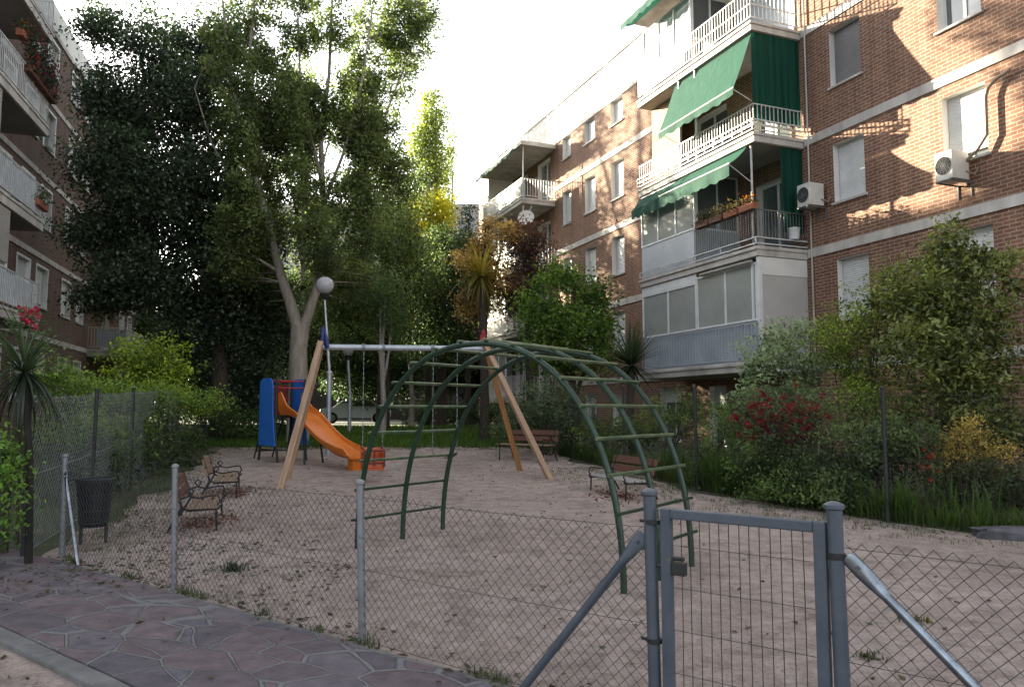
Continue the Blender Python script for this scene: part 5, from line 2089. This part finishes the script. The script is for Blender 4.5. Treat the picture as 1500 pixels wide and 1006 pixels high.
shrub('leafy_shrub', 'green bed shrub between the far bench and the brick block', [lobe(975, 620, 17.5, 40, 32), lobe(930, 630, 18, 44, 26), lobe(1010, 600, 17.5, 26, 30), lobe(880, 635, 18.5, 40, 24)], (.02, .036, .012), (.085, .12, .03), size=.08, per=12, k=36, cr=.22)
shrub('leafy_shrub', 'grey-green shrub behind the right swing leg', [lobe(800, 600, 20, 46, 40), lobe(760, 620, 20.4, 44, 30), lobe(840, 610, 19.6, 36, 40)], (.022, .032, .018), (.075, .10, .05), size=.08, per=12, k=36, cr=.22)
# left planting strip
shrub('leafy_shrub', 'bright yellow-green bush in front of the left block balcony', [lobe(225, 520, 20.5, 60, 34), lobe(270, 550, 20.5, 44, 34), lobe(200, 560, 20.5, 50, 34), lobe(245, 590, 20, 70, 34), lobe(225, 488, 20.5, 26, 14)], (.04, .065, .010), (.19, .24, .035), size=.11, per=8, k=34, cr=.26, gap=.12)
shrub('leafy_shrub', 'mid-green hedge bush above the left fence, nearest the palm', [lobe(95, 568, 13, 60, 34), lobe(150, 578, 14.5, 55, 28), lobe(110, 630, 13, 70, 44), lobe(60, 555, 12.6, 34, 38), lobe(215, 585, 16.5, 60, 26), lobe(290, 590, 20, 50, 24), lobe(180, 640, 15, 60, 40)], (.026, .048, .010), (.12, .17, .034), size=.075, per=14, k=38, cr=.2)
shrub('leafy_shrub', 'dark bush behind the left fence near its middle', [lobe(200, 640, 15.5, 60, 50), lobe(260, 650, 17.5, 46, 46), lobe(150, 680, 12.5, 55, 50)], (.012, .02, .010), (.05, .066, .028), size=.08, per=12, k=36, cr=.22)
shrub('leafy_shrub', 'dark bush beyond the corner of the left fence', [lobe(340, 625, 25, 50, 28), lobe(395, 625, 27, 44, 26)], (.012, .02, .008), (.05, .075, .024), size=.11, per=7, k=36, cr=.3)
shrub('leafy_shrub', 'light green leafy bush at the left edge beside the path', [lobe(0, 740, 7.6, 34, 60), lobe(-40, 690, 7.8, 50, 60), lobe(-20, 650, 8.2, 30, 40), lobe(15, 690, 8, 16, 30)], (.02, .045, .010), (.10, .17, .03), size=.06, per=26, k=34, cr=.13)
# a low dark hedge closing the back of the lawn
for i, (x0, Y, lab_) in enumerate(((-12.5, 34.5, 'clipped dark hedge at the back of the lawn, left stretch'), (-4.2, 35.5, 'clipped dark hedge at the back of the lawn, right stretch'))):
    shrub('hedge', lab_, [(x0 + j * 1.25, Y + .2 * math.sin(j * 2), ground(Y) + .55, .9, .7, .62) for j in range(5 if i else 2)], (.010, .018, .008), (.036, .055, .020), size=.11, per=9, k=36, cr=.28, cat='hedge', nstem=4)


def sword_plant(name, label, c, base, n, L, w, cat, dark, light, trunk_r=.08, elev=(-.6, 1.45), droop=.5, second=None, bark='bark_dark'):
    org = Vector((base[0], base[1], ground(base[1])))
    root = thing(name, label, cat, org)
    c = Vector(c)
    mid = org.lerp(c, .5) + Vector((RN.uniform(-.05, .05), 0, 0))
    MB().tube([(0, 0, -.1), mid - org, c - org], [trunk_r * 1.15, trunk_r, trunk_r * .9], 10).build('trunk', bark, root, smooth=50)
    V, L_, C = rosette(c - org, n, L, w, elev, droop, dark, light)
    np_mesh('crown', np.array(V), np.array(L_), 4, 'leaf_gloss', root, np.array(C))
    return root


c = at(705, 405, 24.6)
sword_plant('palm_tree', 'spiky yellow-green palm in front of the orange autumn tree', c, (c.x + .15, 24.6), 170, 1.3, .07, 'palm', (.12, .10, .015), (.42, .36, .08), .13, (-1.2, 1.4), .6)
c = at(925, 535, 18.6)
sword_plant('yucca_plant', 'dark spiky yucca beside the brick block, right of the climbing arch', c, (c.x, 18.6), 190, 1.15, .06, 'yucca', (.012, .022, .012), (.05, .075, .035), .1, (-.5, 1.5), .25)
c = at(36, 545, 8.3)
M['bark_black'] = plain('black_bark', (0.022, 0.019, 0.016), (0.012, 0.010, 0.009), 5, 0.95, bmp=0.7)
sword_plant('palm_tree', 'dark palm with long drooping sword leaves at the left edge', c, (-4.95, 8.0), 170, .85, .032, 'palm', (.014, .024, .014), (.075, .11, .05), .036, (-1.2, 1.45), .75, bark='bark_black')
c = at(12, 660, 8.6)
sword_plant('yucca_plant', 'shorter drooping spiky plant low at the left edge under the palm', c, (c.x, 8.6), 70, .55, .028, 'yucca', (.02, .03, .016), (.09, .11, .06), .05, (-1.0, 1.2), .8)
shrub('flowering_creeper', 'pink-red flower head rising above the palm at the left edge', [lobe(38, 462, 9, 16, 12), lobe(20, 480, 9, 20, 14), lobe(50, 500, 9.2, 14, 26)], (.02, .03, .014), (.07, .095, .04), base=(at(30, 600, 9).x, 9), size=.05, per=50, k=24, cr=.09, flowers=(10, 10, (.50, .03, .09), .05, lambda c: c[2] > at(38, 468, 9).z), cat='flowering plant', nstem=4)

# ------------------------------------------------------------------ grass, weeds and litter
def scatter(n, fn):
    out = []
    while len(out) < n:
        p = fn()
        if p is not None:
            out.append(p)
    return np.array(out)


def on(x, y, dz=.006):
    return (x, y, ground(y) + dz)


o = blades('lawn_grass', scatter(26000, lambda: on(RN.uniform(-12.5, 1.0), 22.3 + 11 * RN.random() ** 1.4)), .16, .022, (.025, .055, .010), (.10, .17, .028), lean=.5)
tag(o, None, None, None, 'stuff')


def edge_right():
    y = RN.uniform(8.7, 20.5)
    x = lerp_tab(RF, y) + abs(RN.gauss(0, .35)) + .02
    return on(x, y)


o = blades('tall_grass', scatter(5200, edge_right), .36, .016, (.022, .042, .010), (.105, .165, .032), lean=.75)
tag(o, None, None, None, 'stuff')


def iris():
    y = RN.uniform(9.6, 15.2)
    x = lerp_tab(RF, y) + .10 + abs(RN.gauss(0, .35))
    if noise.noise(Vector((x * 1.6, y * 1.6, 0))) < .08:
        return None
    return on(x, y)


o = blades('iris_leaves', scatter(1900, iris), .60, .026, (.022, .046, .012), (.10, .17, .034), lean=.5)
tag(o, None, None, None, 'stuff')


def weeds():
    r = RN.random()
    if r < .42:
        y = RN.uniform(6.6, 17)
        x = lerp_tab(RF, y) - abs(RN.gauss(0, .9))
    elif r < .70:
        y = RN.uniform(8.6, 22)
        x = lerp_tab(LF, y) + .05 + abs(RN.gauss(0, .6))
    elif r < .92:
        y = 22.2 - abs(RN.gauss(0, .5))
        x = RN.uniform(-9, 1)
    else:
        s = RN.uniform(-5, 2.2)
        p = fl(s, .02 + RN.gauss(0, .035))
        x, y = p.x, p.y
    if noise.noise(Vector((x * 2.3, y * 2.3, 1))) < (.12 if r > .92 else -.14):
        return None
    return on(x, y)


o = blades('weeds', scatter(15000, weeds), .06, .008, (.035, .05, .02), (.13, .15, .07), lean=.9)
tag(o, None, None, None, 'stuff')


def litter():
    r = RN.random()
    if r < .12:
        x, y = RN.uniform(-4.4, -1.6), RN.uniform(6.3, 9.2)
        if (Vector((x, y, 0)) - FA).dot(FN) > -.05:
            return None
    elif r < .38:
        y = RN.uniform(6.5, 14)
        x = lerp_tab(LF, y) + abs(RN.gauss(0, 1.3))
    elif r < .55:
        y = RN.uniform(6, 19)
        x = lerp_tab(RF, y) - abs(RN.gauss(0, .9))
    elif r < .63:
        p = fl(RN.uniform(-4.5, 3), 1.6 + abs(RN.gauss(0, .7)))
        x, y = p.x, p.y
    elif r < .70:
        p = fl(RN.uniform(-4.8, 4), RN.gauss(0, .12))
        x, y = p.x, p.y
    else:
        y = RN.uniform(4, 21)
        x = RN.uniform(-5, 4)
    if noise.noise(Vector((x * .8, y * .8, 7))) < -.05 and RN.random() < .7:
        return None
    q = (Vector((x, y, 0)) - FA).dot(FN)
    return on(x, y, .045 if 0.1 < q < 1.4 else .012 + sand_height(x, y))


lp = scatter(3900, litter)
t = NR.uniform(size=(len(lp), 1))
cols = np.array((.035, .026, .018)) + (np.array((.13, .10, .055)) - np.array((.035, .026, .018))) * t
sel = NR.uniform(size=len(lp)) < .25
cols[sel] = np.array((.05, .075, .022))
v, cc = leaf_arrays(lp, np.full(len(lp), .052) * NR.uniform(.5, 1.5, len(lp)), cols, .6, 0, 0)
base_z = np.repeat(lp[:, 2], 4)
v[:, 2] = base_z + (v[:, 2] - base_z) * .38
o = np_mesh('fallen_leaves', v, np.arange(len(v)), 4, 'leaf', None, cc)
tag(o, None, None, None, 'stuff')

# reddish leaf litter raked under the left benches
rp = scatter(900, lambda: (lambda b: on(b[0] + RN.gauss(0, .22), b[1] + RN.gauss(0, .38), .012 + abs(RN.gauss(0, .03))))(RN.choice([(-4.05, 10.3), (-4.75, 13.0), (1.75, 12.7)])))
t = NR.uniform(size=(len(rp), 1))
v, cc = leaf_arrays(rp, np.full(len(rp), .05), np.array((.09, .032, .018)) + np.array((.12, .04, .02)) * t, .6, 0, 1.0)
o = np_mesh('leaf_litter', v, np.arange(len(v)), 4, 'leaf', None, cc)
tag(o, None, None, None, 'stuff')


# clumps of dry weed lying on the sand
def weed_clump(label, x, y, n, h, col):
    pts = np.array([on(x + RN.gauss(0, .05), y + RN.gauss(0, .04)) for _ in range(n)])
    org = Vector(on(x, y))
    r = blades('weed_tuft', pts - np.array(tuple(org)), h, .012, col, tuple(c * 2.2 for c in col), lean=1.0)
    r.location = org
    return tag(r, label, 'weed')


weed_clump('dark weed tuft alone on the sand left of the middle fence post', -2.75, 7.72, 90, .11, (.02, .03, .014))
weed_clump('yellow-green weed tuft on the sand right of the gate', 3.05, 5.9, 60, .06, (.06, .06, .012))
weed_clump('flat weed on the sand close to the gate hinge post', 2.3, 5.05, 60, .05, (.035, .04, .014))

# rough stones lying by the right bed
def stone(label, x, y, sx_, sy_, sz_, rz):
    mb = MB()
    n = 14
    for i in range(n + 1):
        th = PI * i / n
        for j in range(20):
            ph = 2 * PI * j / 20
            d = Vector((math.sin(th) * math.cos(ph), math.sin(th) * math.sin(ph), math.cos(th)))
            q = Vector((math.copysign(abs(d.x) ** .6, d.x) * sx_, math.copysign(abs(d.y) ** .6, d.y) * sy_, math.copysign(abs(d.z) ** .55, d.z) * sz_))
            q *= 1 + .30 * noise.noise(d * 1.8 + Vector((x, y, 0))) + .12 * noise.noise(d * 5.0 + Vector((x, y, 3)))
            mb.v.append(tuple(q))
    for i in range(n):
        for j in range(20):
            a, b = i * 20 + j, i * 20 + (j + 1) % 20
            mb.face((a, b, b + 20, a + 20))
    o = mb.build('stone', 'stone', None, smooth=50)
    o.location = (x, y, ground(y) + sz_ * .35)
    o.rotation_euler = (0, 0, rz)
    return tag(o, label, 'stone')


stone('flat grey stone slab lying at the foot of the right fence', 5.95, 9.35, .36, .20, .11, -.35)
stone('smaller dark stone at the very right edge of the bed', 6.75, 9.0, .26, .2, .10, .2)
